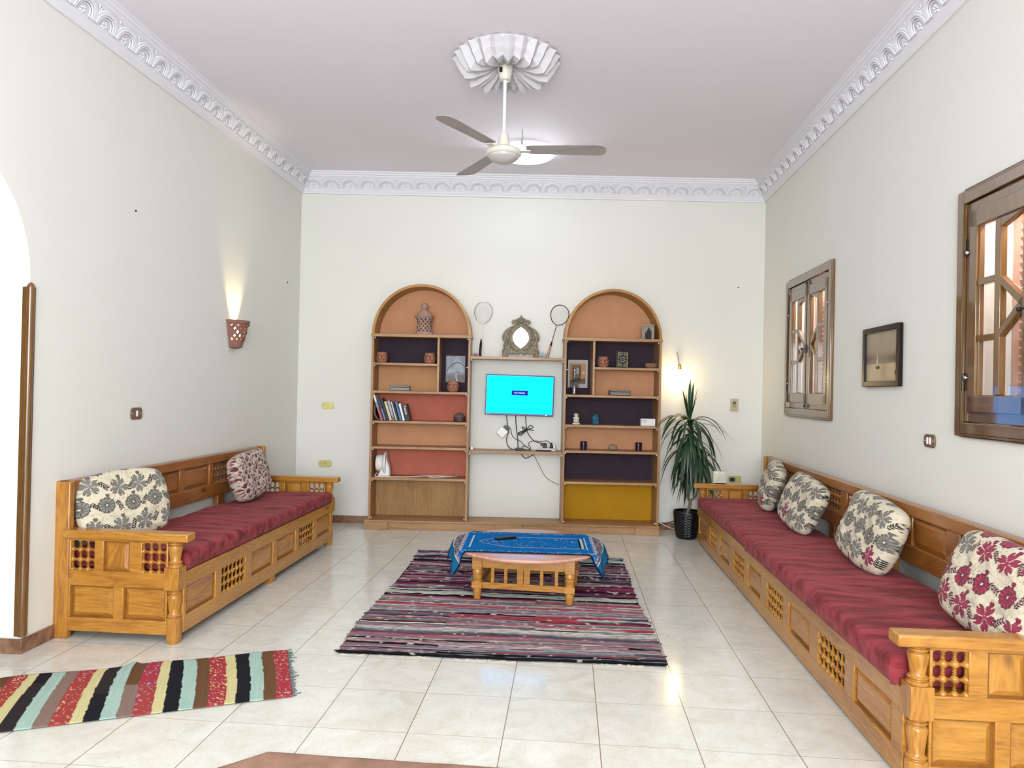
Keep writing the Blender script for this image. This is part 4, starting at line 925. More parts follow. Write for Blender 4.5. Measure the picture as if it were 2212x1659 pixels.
# ------------------------------------------------------------------ television and its cables
t_ = onB('television', 'wall mounted flat television showing a cyan screen between the towers', 'television', 2.353, .04, 1.385); t_.rotation_euler = (0, radians(.9), ROT['B'])
tw, thh = .715, .422
a = MB(); a.box(-tw/2, tw/2, -.045, -.012, -thh/2, thh/2); a.obj('housing', 'bluebezel', t_, bevel=.004)
a = MB(); a.box(-tw/2+.012, tw/2-.012, -.0462, -.040, -thh/2+.020, thh/2-.012)
a.obj('screen', emis('cyan_screen', (.0, 1.0, 2.6), 1.2), t_)
a = MB(); a.box(-.085, .085, -.0475, -.046, .0, .048); mb_ = a.obj('message_box', emis('dialog_blue', (.03, .02, .55), .8), t_)
text('message_text', 'NO SIGNAL', .022, emis('dialog_white', (1, 1, 1), 1.2), mb_, (0, -.0485, .024), (pi/2, 0, 0))
a = MB(); a.box(-tw/2+.012, -tw/2+.045, -.0456, -.045, -thh/2+.006, -thh/2+.010); a.obj('maker_plate', 'white', t_)
a = MB(); a.blob((tw/2-.075, -.046, -thh/2+.010), .006, 10, 6); a.obj('power_light', emis('standby_light', (.6, 1, 1), 2.), t_)
a = MB(); a.box(-.12, .12, -.02, .038, -.10, .10); a.obj('wall_bracket', 'black', t_)
def cable(label, pts, r, mat='rubber', name='cable', extra=None):
    P = [wallpt('B', *p) for p in spline(pts, 10)]; o = MB(); o.tube(P, r, 6)
    if extra:
        for e_ in extra: o.tube([wallpt('B', *p) for p in spline(e_, 8)], r, 6)
    q = o.obj(name, mat, None); setp(q, label, 'cable'); return q
cable('black cable looping from the television down past the white adapter to the shelf', [(2.215, .03, 1.20), (2.225, .02, 1.12), (2.232, .025, 1.06), (2.247, .03, 1.00), (2.232, .03, .96), (2.226, .03, .90), (2.245, .05, .845), (2.285, .10, .822), (2.33, .12, .821)], .0042)
cable('straight black cable hanging from the middle of the television', [(2.314, .03, 1.20), (2.318, .02, 1.12), (2.326, .02, 1.04), (2.342, .02, .92), (2.347, .04, .85), (2.350, .09, .834)], .0046)
cable('black cable tied in a bow below the television', [(2.419, .03, 1.20), (2.424, .02, 1.12), (2.436, .03, 1.03), (2.46, .02, .966), (2.513, .02, .91), (2.56, .04, .893), (2.61, .09, .888)], .004,
      extra=[[(2.436, .03, 1.03), (2.40, .03, 1.052), (2.385, .03, 1.045), (2.40, .03, 1.030), (2.436, .03, 1.03), (2.47, .03, 1.07), (2.50, .03, 1.055), (2.48, .03, 1.035), (2.436, .03, 1.03)],
             [(2.51, .03, 1.015), (2.436, .03, 1.026), (2.38, .03, 1.005), (2.345, .03, .985), (2.36, .03, .965), (2.39, .03, .975), (2.436, .03, 1.02), (2.39, .035, 1.000), (2.355, .035, .99), (2.365, .035, .975), (2.43, .035, 1.02)]])
cable('thin grey cable crossing below the television', [(2.24, .04, 1.06), (2.268, .03, 1.02), (2.28, .03, .97), (2.31, .03, .93), (2.37, .03, .905), (2.40, .04, .87), (2.46, .08, .835), (2.475, .10, .822), (2.44, .11, .820), (2.40, .10, .820)], .0032)
cable('black cable looped on the shelf beside the power strip', [(2.39, .06, .822), (2.395, .05, .845), (2.42, .05, .852), (2.47, .07, .83), (2.478, .06, .845), (2.455, .04, .87), (2.48, .03, .90), (2.53, .03, .908), (2.60, .04, .905), (2.65, .05, .913), (2.675, .08, .90), (2.682, .1, .885)], .0032)
cable('black cable sagging below the middle shelf', [(2.375, .08, .812), (2.375, .06, .785), (2.40, .04, .745), (2.43, .03, .724), (2.48, .03, .745), (2.508, .04, .765), (2.512, .06, .80)], .0042)
cable('brown wire running from the shelf down to the right tower', [(2.512, .015, .785), (2.525, .012, .745), (2.585, .010, .63), (2.64, .010, .535), (2.70, .010, .49), (2.79, .012, .448)], .0032, plain('brown_wire', '8a7a6a', .7))
t_ = onB('cable_splitter', 'white square adapter hanging tilted from black plugs below the television', 'adapter', 2.177, .018, .993); t_.rotation_euler = (0, radians(43), ROT['B'])
a = MB(); a.box(-.048, .048, -.030, 0, -.046, .046); a.obj('housing', 'white', t_, bevel=.008)
a = MB()
for q in range(5): a.box(-.030+q*.013, -.021+q*.013, -.026, -.008, .046, .082)
a.obj('plugs', 'black', t_)
t_ = onB('power_adapter', 'small black inline power box on the middle shelf', 'adapter', 2.358, .14, .816)
a = MB(); a.box(-.038, .038, -.018, .018, 0, .024); a.obj('housing', 'black', t_, bevel=.004)
a = MB(); a.tube([(.038, 0, .012), (.08, 0, .006), (.12, .01, .004)], .0035, 6); a.obj('lead', 'rubber', t_)
t_ = onB('power_strip', 'white power strip with black plugs at the right of the middle shelf', 'power strip', 2.665, .12, .816)
a = MB(); a.box(-.072, .072, -.028, .028, 0, .026); a.obj('housing', 'white', t_, bevel=.004)
a = MB(); a.box(-.068, .085, -.0295, -.026, .016, .021); a.obj('stripe', 'bluebezel', t_)
a = MB(); a.box(-.06, -.02, -.02, .02, .026, .075); a.box(-.085, -.03, -.02, .02, .05, .078); a.obj('plug', 'black', t_, bevel=.004)
a = MB(); a.lathe([(.018, .026), (.014, .05), (.008, .075), (.004, .085)], (.028, 0, 0), 12); a.obj('plug', 'black', t_)
a = MB(); a.box(.045, .070, -.015, .020, .026, .07); a.obj('socket_block', 'offwhite', t_, bevel=.006)
t_ = onB('tv_remote', 'slim black remote control lying on the middle shelf by the power strip', 'remote', 2.615, .20, .816)
a = MB(); a.box(-.085, .075, -.014, .014, 0, .013); a.obj('body', 'black', t_, bevel=.004)
t_ = onB('ring_box', 'tiny red and white cube at the left end of the middle shelf', 'box', 1.868, .19, .816)
a = MB(); a.box(-.010, .016, -.014, .014, 0, .032); a.obj('white_side', 'white', t_, bevel=.002)
a = MB(); a.box(-.032, -.0105, -.012, .012, 0, .024); o = a.obj('red_side', plain('red_card', '8c3030', .6), t_, bevel=.002)

# ------------------------------------------------------------------ low round table, prayer mat, remote
TC = (-.42, 1.735); TA = radians(-3.8)
t_ = thing('coffee_table', 'low round wooden table with turned legs on the rag rug', 'table', (TC[0], TC[1], .012), TA)
H_T = .345
def tleg(x, y):
    a = MB(); a.lathe([(.022, 0), (.027, .02), (.030, .05), (.0305, .058), (.027, .060), (.027, .063), (.0305, .065), (.0305, .071), (.027, .073), (.027, .076), (.034, .08)], (x, y, 0), 18)
    a.box(x-.035, x+.035, y-.035, y+.035, .080, .122)
    a.lathe([(.034, .122), (.027, .130), (.034, .150), (.035, .163), (.029, .168), (.029, .172), (.035, .177), (.035, .195), (.031, .205), (.029, .209)], (x, y, 0), 18)
    a.box(x-.033, x+.033, y-.033, y+.033, .209, H_T-.028); a.obj('leg', 'table', t_, bevel=.004, smooth=40)
LG = .315
for sx_, sy in ((-1, -1), (1, -1), (-1, 1), (1, 1)): tleg(sx_*LG, sy*(LG-.075))
LY = LG-.075
for sy in (-1, 1):
    a = MB(); y = sy*LY; a.box(-LG+.03, LG-.03, y-.012, y+.012, .215, H_T-.028); a.box(-LG+.03, LG-.03, y-.014, y+.014, .076, .118)
    for x, w in ((-.21, .012), (-.12, .012), (-.022, .022), (.024, .022), (.125, .012), (.225, .012)): a.box(x-w, x+w, y-.01, y+.01, .116, .217)
    a.obj('side_rail', 'table', t_, bevel=.003)
for sx_ in (-1, 1):
    a = MB(); x = sx_*LG; a.box(x-.012, x+.012, -LY+.03, LY-.03, .215, H_T-.028); a.box(x-.014, x+.014, -LY+.03, LY-.03, .076, .118)
    for y, w in ((-.10, .012), (-.022, .022), (.022, .022), (.10, .012)): a.box(x-.01, x+.01, y-w, y+w, .116, .217)
    a.obj('side_rail', 'table', t_, bevel=.003)
a = MB(); a.lathe([(0, H_T-.028), (.50, H_T-.028), (.522, H_T-.022), (.528, H_T-.012), (.522, H_T-.002), (.512, H_T), (0, H_T)], n=72); a.obj('tabletop', 'tabletop', t_, smooth=30)
# prayer mat draped across it
n1, n2 = 300, 170; u = np.linspace(-.60, .60, n1); v = np.linspace(-.335, .335, n2); U, V = np.meshgrid(u, v)
ang = radians(2.5); X = U*cos(ang)-V*sin(ang); Y = U*sin(ang)+V*cos(ang)-.012
R = np.hypot(X, Y); RT = .528; over = np.clip(R-RT, 0, None); th = np.arctan2(Y, X)
bend = 1-np.exp(-over/.05); Rn = np.where(over > 0, RT+over*.42*(1-bend*.45), R)
zz = .012+H_T+.004-np.where(over > 0, over*.93*bend+over*.15, 0)-.0; 
fold = np.where(over > 0, .02*np.sin(th*26+1)*np.clip(over/.1, 0, 1), 0)
Rn = Rn+fold*.6
Xw = TC[0]+Rn*np.cos(th); Yw = TC[1]+Rn*np.sin(th); zz = zz+np.where(over > 0, fold*.3, 0)+.002*vnoise(U, V, 12, 2)
def mat_paint(U, V):
    L_ = lambda h: np.array(lin(h)); C = np.ones(U.shape+(3,))*L_('1a6cb0'); C *= (.9+.2*vnoise(U, V, 30, 1))[..., None]
    W_, D_ = .60, .335; wht = L_('b9b0b4'); navy = L_('14365e')
    au, av = W_-np.abs(U), D_-np.abs(V)
    C[(au < .075)] = L_('206490')
    b1 = (au > .075) & (au < .135); C[b1] = mixc('8f8890', '4c4a58', (vnoise(U, V, 110, 4) > .55)*1.)[b1]
    sc = (au > .135) & (au < .165) & (au < .138+.022*np.abs(np.sin(V*60))); C[sc] = wht
    C[(np.abs(au-.078) < .003)] = L_('c8c0a8')
    b2 = (av < .055) & (av > .012) & (au > .10); C[b2] = mixc('1a6cb0', 'a8a8bc', (vnoise(U*1.2, V, 95, 6) > .64)*(.45+.55*(np.abs(np.sin(U*34)) > .45)))[b2]
    C[(av < .012)] = L_('0f2c4c')
    # inner frame, prayer niche pointing to -u
    for uu in (-.40, .405): C[(np.abs(U-uu) < .005) & (np.abs(V) < .20)] = L_('c8c8b4')
    C[(np.abs(U-.365) < .008) & (np.abs(V) < .17)] = L_('0c1420'); C[(np.abs(U-.378) < .007) & (np.abs(V) < .17)] = L_('c8c8a8')
    vb = np.clip((U+.345)/.23, 0, 1)**.62*.17; C[(np.abs(np.abs(V)-vb-.006*np.sin(U*120)) < .005) & (U > -.345) & (U < .37)] = wht
    ins = (np.abs(V) < vb-.015) & (U < .355) & (U > -.3); C[ins & (vnoise(U, V, 70, 8) > .86)] = wht*.8
    C[(np.hypot(U+.24, V*1.2) < .022) & (vnoise(U, V, 160, 2) > .5)] = wht
    return C
Cm = mat_paint(U, V)
t_ = thing('prayer_mat', 'blue woven mat with cream borders draped over the round table', 'mat', (TC[0], TC[1], H_T+.016))
q = grid('cloth', np.stack([Xw-TC[0], Yw-TC[1], zz-(H_T+.016)], -1), Cm, 'mat_print', t_); md = q.modifiers.new('s', 'SOLIDIFY'); md.thickness = .003; md.offset = 1
fr_ = MB()
for side in (0, n1-1):
    for j in range(0, n2, 3):
        p = Vector((Xw[j, side]-TC[0], Yw[j, side]-TC[1], zz[j, side]-(H_T+.016))); d = Vector((p.x, p.y, 0)).normalized()
        fr_.tube([p, p+d*.010+Vector((0, 0, -.016)), p+d*.014+Vector((random.uniform(-.006, .006), random.uniform(-.006, .006), -.036-random.random()*.012))], .0018, 4)
fr_.obj('fringe', plain('navy_fringe', '14304c', .9), t_)['kind'] = 'stuff'
t_ = thing('remote_control', 'dark remote control lying on the blue mat at the back of the table', 'remote', (-.59, 1.80, H_T+.0205), radians(34))
a = MB(); a.box(-.080, .080, -.022, .022, 0, .018); a.obj('body', 'black', t_, bevel=.005)
a = MB()
for i in range(7):
    for j in range(3): a.box(-.062+i*.018, -.053+i*.018, -.013+j*.010, -.007+j*.010, .018, .0195)
a.obj('buttons', plain('grey_buttons', '5c5c68', .6), t_)

# ------------------------------------------------------------------ rugs
# rag rug: every weft strip is a ridge
cornr = [np.array(c) for c in ((-1.372, .428), (.385, .472), (.318, 2.90), (-1.43, 2.915))]
rows = 132; per = 6; cols = 150; nv = rows*per+1
pal = {'mar': ['6c2444', '7c3050', '8a3a54', '642040', '904860'], 'red': ['a83c48', 'b85058', '983848'], 'pink': ['a88488', 'b8989c', '987080'], 'grey': ['7c7c80', '94949c', '6c6870', '5a5660'], 'white': ['c8c4b8', 'd4d0bc', 'b8b8b4'], 'black': ['16161c', '1c1a22', '101018'], 'teal': ['8ca0a0', '6c8488', '9cb0a8'], 'yel': ['cdbb80']}
rg = np.random.default_rng(5); C = np.zeros((nv, cols, 3)); P = np.zeros((nv, cols, 3)); uu = np.linspace(0, 1, cols)
rowcol = []
prev = None
for r_ in range(rows):
    f = r_/rows
    if f < .30: w_ = dict(red=.20, pink=.22, grey=.12, white=.20, black=.26, yel=.015, teal=.03)
    elif f < .45: w_ = dict(red=.10, pink=.25, grey=.2, white=.2, black=.15, mar=.05, teal=.05)
    elif f < .50: w_ = dict(white=.6, teal=.2, black=.2)
    elif f < .88: w_ = dict(mar=.38, pink=.16, grey=.2, white=.12, black=.14)
    else: w_ = dict(teal=.4, white=.2, black=.2, mar=.2)
    ks = list(w_); pr_ = np.array([w_[k] for k in ks]); pr_ /= pr_.sum()
    segs = []; x_ = 0.
    while x_ < 1:
        k = prev if (prev in w_ and rg.random() < .25) else rg.choice(ks, p=pr_); segs.append((x_, pal[k][rg.integers(len(pal[k]))])); prev = k; x_ += rg.choice([.15, .3, .6, 1.2])
    rowcol.append(segs)
wob = np.cumsum(rg.normal(0, 1, rows+1)); el_ = rg.normal(0, .010, rows+1); er_ = rg.normal(0, .010, rows+1)
jit = rg.uniform(.6, 1.3, rows)
for i in range(nv):
    r_ = min(rows-1, i//per); ph = (i-r_*per)/per; f = i/(nv-1)
    lft = cornr[0]*(1-f)+cornr[3]*f; rgt = cornr[1]*(1-f)+cornr[2]*f
    lft = lft+np.array([el_[r_]*sin(pi*ph)**.5-.02*sin(f*7), 0]); rgt = rgt+np.array([er_[r_]*sin(pi*ph)**.5+.012*sin(f*9), 0])
    P[i, :, 0] = lft[0]*(1-uu)+rgt[0]*uu; P[i, :, 1] = lft[1]*(1-uu)+rgt[1]*uu+.006*np.sin(uu*9+f*20)+.003*np.sin(uu*31+r_)
    lump = .75+.5*vnoise(uu*30, uu*0+r_, 1., 3)
    P[i, :, 2] = .003+.010*jit[r_]*abs(sin(pi*ph))**.8*lump+.004
    wv = .012*np.exp(-((uu-.30)/.10)**2)*np.exp(-((f-.47)/.03)**2)+.014*np.exp(-((uu-.12)/.08)**2)*np.exp(-((f-.91)/.03)**2); P[i, :, 2] += wv
    segs = rowcol[r_]; xs_ = np.array([s[0] for s in segs]); idx = np.searchsorted(xs_, uu+.0*ph, 'right')-1
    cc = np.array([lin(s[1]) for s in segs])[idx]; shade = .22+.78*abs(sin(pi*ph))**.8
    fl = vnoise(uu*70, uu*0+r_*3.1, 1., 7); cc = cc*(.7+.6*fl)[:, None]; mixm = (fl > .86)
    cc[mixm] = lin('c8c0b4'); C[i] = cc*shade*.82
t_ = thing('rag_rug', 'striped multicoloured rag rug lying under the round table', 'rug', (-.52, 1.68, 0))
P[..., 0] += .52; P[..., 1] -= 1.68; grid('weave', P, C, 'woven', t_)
a = MB(); pe = [P[0, 0], P[0, -1], P[-1, -1], P[-1, 0]]; a.mesh([(p[0]*.99, p[1]*.99, .0015) for p in pe], [(0, 1, 2, 3)]); a.obj('underside', 'black', t_)
a = MB()
for k in range(60):
    j = random.randrange(3, cols-3); i = 0 if random.random() < .75 else nv-1; p = Vector(P[i, j]); sg = -1 if i == 0 else 1; p.z = .004
    a.tube(spline([p, p+Vector((random.uniform(-.02, .02), sg*random.uniform(.008, .02), 0)), p+Vector((random.uniform(-.04, .04), sg*random.uniform(.012, .035), -.002))], 4), .0012, 4)
a.obj('fringe', 'paper', t_)['kind'] = 'stuff'
# striped runner
K0, K1 = Vector((-1.40, -.13, 0)), Vector((-1.652, .432, 0)); kd = Vector((-.908, -.419, 0)).normalized(); LEN = 1.88
nu, nv = 420, 90; uu, vv = np.meshgrid(np.linspace(0, 1, nu), np.linspace(0, 1, nv))
band = ['a83a44', '6c4c30', 'a9c6b8', '16161e', 'd6cc96']; alt = ['a8443c', '8c7468', 'a9c6b8', '2c2628', 'd6cc96']
dist_ = uu*LEN+.010*np.sin(vv*3+uu*6)+.004*(vnoise(vv*14, uu*0, 1, 3)-.5)
wd_ = np.array([.075, .058, .060, .062, .045]); cum = [0]; seq = []
while cum[-1] < LEN+.1: seq.append((len(seq)) % 5); cum.append(cum[-1]+wd_[seq[-1]]*(1 if len(seq) > 1 else 1))
bi_ = np.clip(np.searchsorted(np.array(cum), dist_, 'right')-1, 0, len(seq)-1); b5 = np.array(seq)[bi_]
C = np.array([lin(h) for h in band])[b5]; C2 = np.array([lin(h) for h in alt])[b5]; am = ((bi_ > 6) & (vnoise(bi_*1.7, vv*1.2, 1, 4) > .55)) | ((bi_ > 13) & (vv < .8)); C[am] = C2[am]
fl = (b5 == 0) & (vnoise(uu*260, vv*60, 1, 5) > .80); C[fl] = np.array([lin('d0a890'), lin('a89cc0'), lin('d8c888')])[(bi_[fl]*7) % 3]
C *= (.9+.2*vnoise(uu*LEN*400, vv*6, 1, 8))[..., None]
P = np.zeros((nv, nu, 3)); sag_ = .012*np.sin(uu*5)
for k in range(2): P[..., k] = (K0[k]*(1-vv)+K1[k]*vv)+kd[k]*uu*LEN
P[..., 0] += .010*np.sin(uu*16+1)*(vv > .9)*(vv-.9)*10; P[..., 1] += .012*np.sin(uu*22)*np.clip((vv-.85)*6, 0, 1)
P[..., 2] = .004+.016*np.exp(-((uu-.40)/.012)**2)*np.clip((vv-.3)*1.6, 0, 1)+.003*vnoise(uu*10, vv*4, 1, 2)
org = Vector((-2.3, -.3, 0)); t_ = thing('striped_runner', 'striped woven runner in red, brown, mint, black and yellow at lower left', 'rug', org)
P[..., 0] -= org.x; P[..., 1] -= org.y; q = grid('weave', P, C, 'woven', t_); md = q.modifiers.new('s', 'SOLIDIFY'); md.thickness = .003
a = MB()
for k in range(46):
    v = (k+.5)/46; p = K0*(1-v)+K1*v-org; L_ = .012+random.random()*(.03 if random.random() < .25 else .012)
    a.tube(spline([p+Vector((0, 0, .005)), p-kd*L_*.6+Vector((random.uniform(-.005, .005), random.uniform(-.01, .01), .006)), p-kd*L_+Vector((0, random.uniform(-.015, .015), .003))], 3), .0022, 4)
a.obj('fringe', plain('grey_green_yarn', '5c6c6c', .9), t_)['kind'] = 'stuff'
# brown rug at the bottom edge
pl = [(-1.30, -.635), (.55, -.655), (1.02, -1.1), (1.02, -2.6), (.55, -3.05), (-1.30, -3.05), (-1.80, -2.6), (-1.80, -1.13)]
cx, cy = -.4, -1.85; a = MB(); nseg = 60; bpts = []
for i in range(8):
    p, q_ = Vector(pl[i]), Vector(pl[(i+1) % 8])
    for k in range(nseg//4): bpts.append(p.lerp(q_, k/(nseg//4)))
vs = []; RR = [1., .997, .985, .8, .5, .2]; ZZ = [.002, .010, .014, .014, .014, .014]
for k_, z_ in zip(RR, ZZ):
    for p in bpts:
        w_ = 1+(.004*noise.noise(Vector((p.x*8, p.y*8, 0))) if k_ > .9 else 0); vs.append((((p.x-cx)*k_*w_), ((p.y-cy)*k_*w_), z_+.003*noise.noise(Vector((p.x*k_*6, p.y*k_*6, 1)))*(z_ > .01)))
nb = len(bpts); fs = [(i*nb+j, i*nb+(j+1) % nb, (i+1)*nb+(j+1) % nb, (i+1)*nb+j) for i in range(5) for j in range(nb)]+[tuple(5*nb+j for j in range(nb))]
a.mesh(vs, fs); q = a.obj('brown_rug', 'mat_brown', None, smooth=60, loc=(cx, cy, 0)); setp(q, 'plain brown plush rug with cut corners at the bottom edge of the view', 'rug')

# ------------------------------------------------------------------ potted dracaena
PX, PY = 1.045, 3.93
t_ = thing('potted_dracaena', 'tall potted dracaena with drooping strap leaves beside the right bench', 'plant', (PX, PY, 0))
n = 96; nz_ = 60; P = np.zeros((nz_, n+1, 3)); zs = np.linspace(0, .275, nz_); thh_ = np.linspace(0, 2*pi, n+1)
for i, z in enumerate(zs):
    r = .088+.042*(z/.275)**.55; k = np.sin(thh_*9+z*22*(1 if True else 0)); bumps = .006*np.abs(np.sin(z*120+np.sin(thh_*11)*1.5))*(z > .01)*(z < .262)
    P[i, :, 0] = (r+bumps)*np.cos(thh_); P[i, :, 1] = (r+bumps)*np.sin(thh_); P[i, :, 2] = z
q = grid('pot', P, None, 'potblack', t_); md = q.modifiers.new('s', 'SOLIDIFY'); md.thickness = .008; md.offset = -1
a = MB(); a.lathe([(0, .004), (.088, .004)], n=40, cap=False); a.lathe([(0, .235), (.118, .235)], n=40, cap=False); a.obj('soil', 'soil', t_)
stems = [[(-.01, 0, .22), (.02, -.01, .30), (.035, 0, .375)], [(.035, 0, .375), (.0, 0, .42), (.005, .01, .60), (.01, 0, .90), (.008, 0, 1.20)], [(.035, 0, .375), (.085, -.01, .43), (.105, -.02, .55), (.10, -.03, .75), (.09, -.02, .95)]]
a = MB()
for s_, r0, r1 in zip(stems, (.017, .012, .011), (.015, .008, .008)): pp = spline(s_, 6); a.tube(pp, 0, 10, rs=[r0+(r1-r0)*k/(len(pp)-1) for k in range(len(pp))])
a.obj('stem', 'bark', t_)
a = MB(); rl = random.Random(21)
def leaf(base, az, elev, L_, w, droop):
    d = Vector((cos(az)*cos(elev), sin(az)*cos(elev), sin(elev))); p = Vector(base); n = 10; st = L_/n; vs = []; side = Vector((-sin(az), cos(az), 0))
    for k in range(n+1):
        u_ = k/n; wd = 1.45*w*(min(1, .45+u_*3.5) if u_ < .2 else 1)*(1-u_**2.2)**.8/2; nn = side.cross(d).normalized()
        vs += [p-side*wd+nn*wd*.35, p.copy(), p+side*wd+nn*wd*.35]
        dr = d+Vector((0, 0, -droop*st*(1.2-.4*u_))); d = dr.normalized(); p = p+d*st
        if (p+Vector((PX, PY, 0))-LB).dot(Vector((sin(ROT['B']), -cos(ROT['B']), 0))) < .02: p.y -= .02
    a.mesh(vs, [(k*3+q, k*3+q+1, k*3+q+4, k*3+q+3) for k in range(n) for q in (0, 1)])
for k in range(9): leaf((.008, 0, 1.16+.02*rl.random()), rl.uniform(0, 2*pi), radians(rl.uniform(72, 88)), rl.uniform(.28, .44), .024, rl.uniform(.3, 1.5))
for k in range(26): leaf((.008, 0, rl.uniform(1.05, 1.18)), 2*pi*k/26+rl.uniform(-.2, .2), radians(rl.uniform(20, 60)), rl.uniform(.40, .56), .026, rl.uniform(4, 7.5))
for k in range(34): leaf((.01, 0, rl.uniform(.80, 1.06)), 2*pi*k/17+rl.uniform(-.2, .2), radians(rl.uniform(-5, 35)), rl.uniform(.40, .55), .030, rl.uniform(5, 10))
for k in range(34): leaf((.095, -.02, rl.uniform(.66, .94)), 2*pi*k/17+rl.uniform(-.2, .2), radians(rl.uniform(-10, 38)), rl.uniform(.38, .52), .030, rl.uniform(5, 10))
leaf((.008, 0, 1.15), radians(10), radians(50), .50, .014, 4.5); leaf((.008, 0, 1.12), radians(-5), radians(30), .52, .02, 3.); leaf((.008, 0, 1.12), radians(185), radians(42), .50, .018, 6.5)
a.obj('foliage', 'leaf', t_, smooth=70)

# ------------------------------------------------------------------ ceiling fan, rose, lamp, hook
FX, FY = -.625, 1.42
t_ = thing('ceiling_rose', 'white fluted plaster rose on the ceiling above the fan', 'ceiling rose', (FX+.005, FY+.03, CEIL))
nr, na = 26, 24*10; rr = np.linspace(.0, 1, nr); th = np.linspace(0, 2*pi, na+1); RRm, TH = np.meshgrid(rr, th, indexing='ij')
pl_ = np.abs(((TH*24/(2*pi)) % 1)-.5)*2; pl2 = np.where(np.floor(TH*24/(2*pi)) % 2 == 0, 1, .62)
Rm = .36; hgt = np.interp(rr, [0, .08, .16, .35, .6, .78, .80, .83, .85, .88, .90, 1.0], [.030, .032, .044, .084, .104, .100, .080, .078, .060, .058, .042, .008])[:, None]
zz = -(hgt*(1-.0*RRm))-(.050*(1-pl_)*pl2*np.clip(RRm*1.4, 0, 1)*np.clip((1.04-RRm)*4, .25, 1)); rad = RRm*Rm*(1.02-.10*pl_*np.clip(RRm, 0, 1)**3)
P = np.stack([rad*np.cos(TH), rad*np.sin(TH), zz], -1); q = grid('rosette', P, None, 'rose', t_, smooth=False)
a = MB(); a.lathe([(.335, 0), (.335, -.02)], n=48, cap=False); a.obj('rim', 'rose', t_)
t_ = thing('ceiling_fan', 'white three-bladed ceiling fan hanging from a long rod', 'ceiling fan', (FX, FY, 0))
a = MB(); a.lathe([(.030, 3.520), (.036, 3.522), (.042, 3.55), (.052, 3.60), (.056, 3.635), (.056, 3.648), (.03, 3.652)], n=32); a.obj('canopy', 'offwhite', t_)
a = MB(); a.box(-.035, -.015, -.052, -.04, 3.56, 3.59); a.obj('label_plate', 'black', t_)
a = MB(); a.lathe([(.0115, 3.155), (.0115, 3.53)], n=16); a.obj('rod', 'white', t_)
a = MB(); a.lathe([(.024, 3.165), (.028, 3.160), (.031, 3.15), (.043, 3.08), (.043, 3.07)], n=32); a.obj('lower_canopy', 'offwhite', t_)
a = MB(); a.lathe([(.03, 3.072), (.075, 3.066), (.110, 3.052), (.121, 3.036), (.121, 3.022), (.110, 3.012)], n=48); a.obj('motor', 'offwhite', t_)
a = MB(); a.lathe([(.104, 3.014), (.100, 2.998), (.076, 2.978), (.062, 2.974), (.05, 2.966), (0, 2.962)], n=48); a.obj('bottom_cover', plain('grey_enamel', 'c0bcb8', .3), t_)
for az in (2, 122, 242):
    m_ = Matrix.Rotation(radians(az), 4, 'Z'); a = MB()
    a.box(.09, .185, -.022, .022, 3.040, 3.045, m_); o = a.obj('bracket', 'offwhite', t_, bevel=.002)
    tilt = Matrix.Translation((0, 0, 3.052)) @ Matrix.Rotation(radians(-9), 4, 'X'); vs = []
    pts = [(.150, -.040), (.155, .030), (.175, .048), (.64, .060), (.675, .048), (.688, .020), (.680, -.030), (.640, -.060), (.60, -.064), (.18, -.052)]
    a = MB(); nn = len(pts); vs = [tuple(m_ @ tilt @ Vector((x, y*1.18, h_+.004*(1-(y/.06)**2)))) for h_ in (0, .003) for x, y in pts]
    a.mesh(vs, [tuple(reversed(range(nn))), tuple(range(nn, 2*nn))]+[(i, (i+1) % nn, (i+1) % nn+nn, i+nn) for i in range(nn)]); a.obj('blade', 'blade', t_, smooth=0)
    a = MB(); [a.blob(tuple(m_ @ Vector((x, y, 3.048))), .006, 6, 4) for x, y in ((.165, -.012), (.165, .012))]; a.obj('screw', 'chrome', t_)
LX, LY2 = -.60, 3.36
t_ = thing('ceiling_lamp', 'round glowing white ceiling lamp behind the fan', 'ceiling lamp', (LX, LY2, CEIL))
a = MB(); a.lathe([(.17, 0), (.25, 0), (.252, -.008), (.17, -.010)], n=56, cap=False); a.obj('rim', 'white', t_)
a = MB(); a.lathe([(.24, -.010), (.258, -.016), (.262, -.034), (.24, -.050), (.18, -.062), (0, -.068)], n=56, cap=False); a.obj('diffuser', emis('lamp_glow', (.88, .95, 1.), 6.), t_)
a = MB(); a.box(-.03, -.012, -.272, -.262, -.03, -.004); a.obj('clip', 'chrome', t_)
a = MB(); a.tube(spline([(0, 0, 0), (.002, 0, -.05), (-.004, 0, -.12)], 4), .003, 6); q = a.obj('ceiling_hook', 'stone', None, loc=(-.602, 2.79, CEIL)); setp(q, 'thin bare wire hanging from the ceiling in front of the lamp', 'hook')

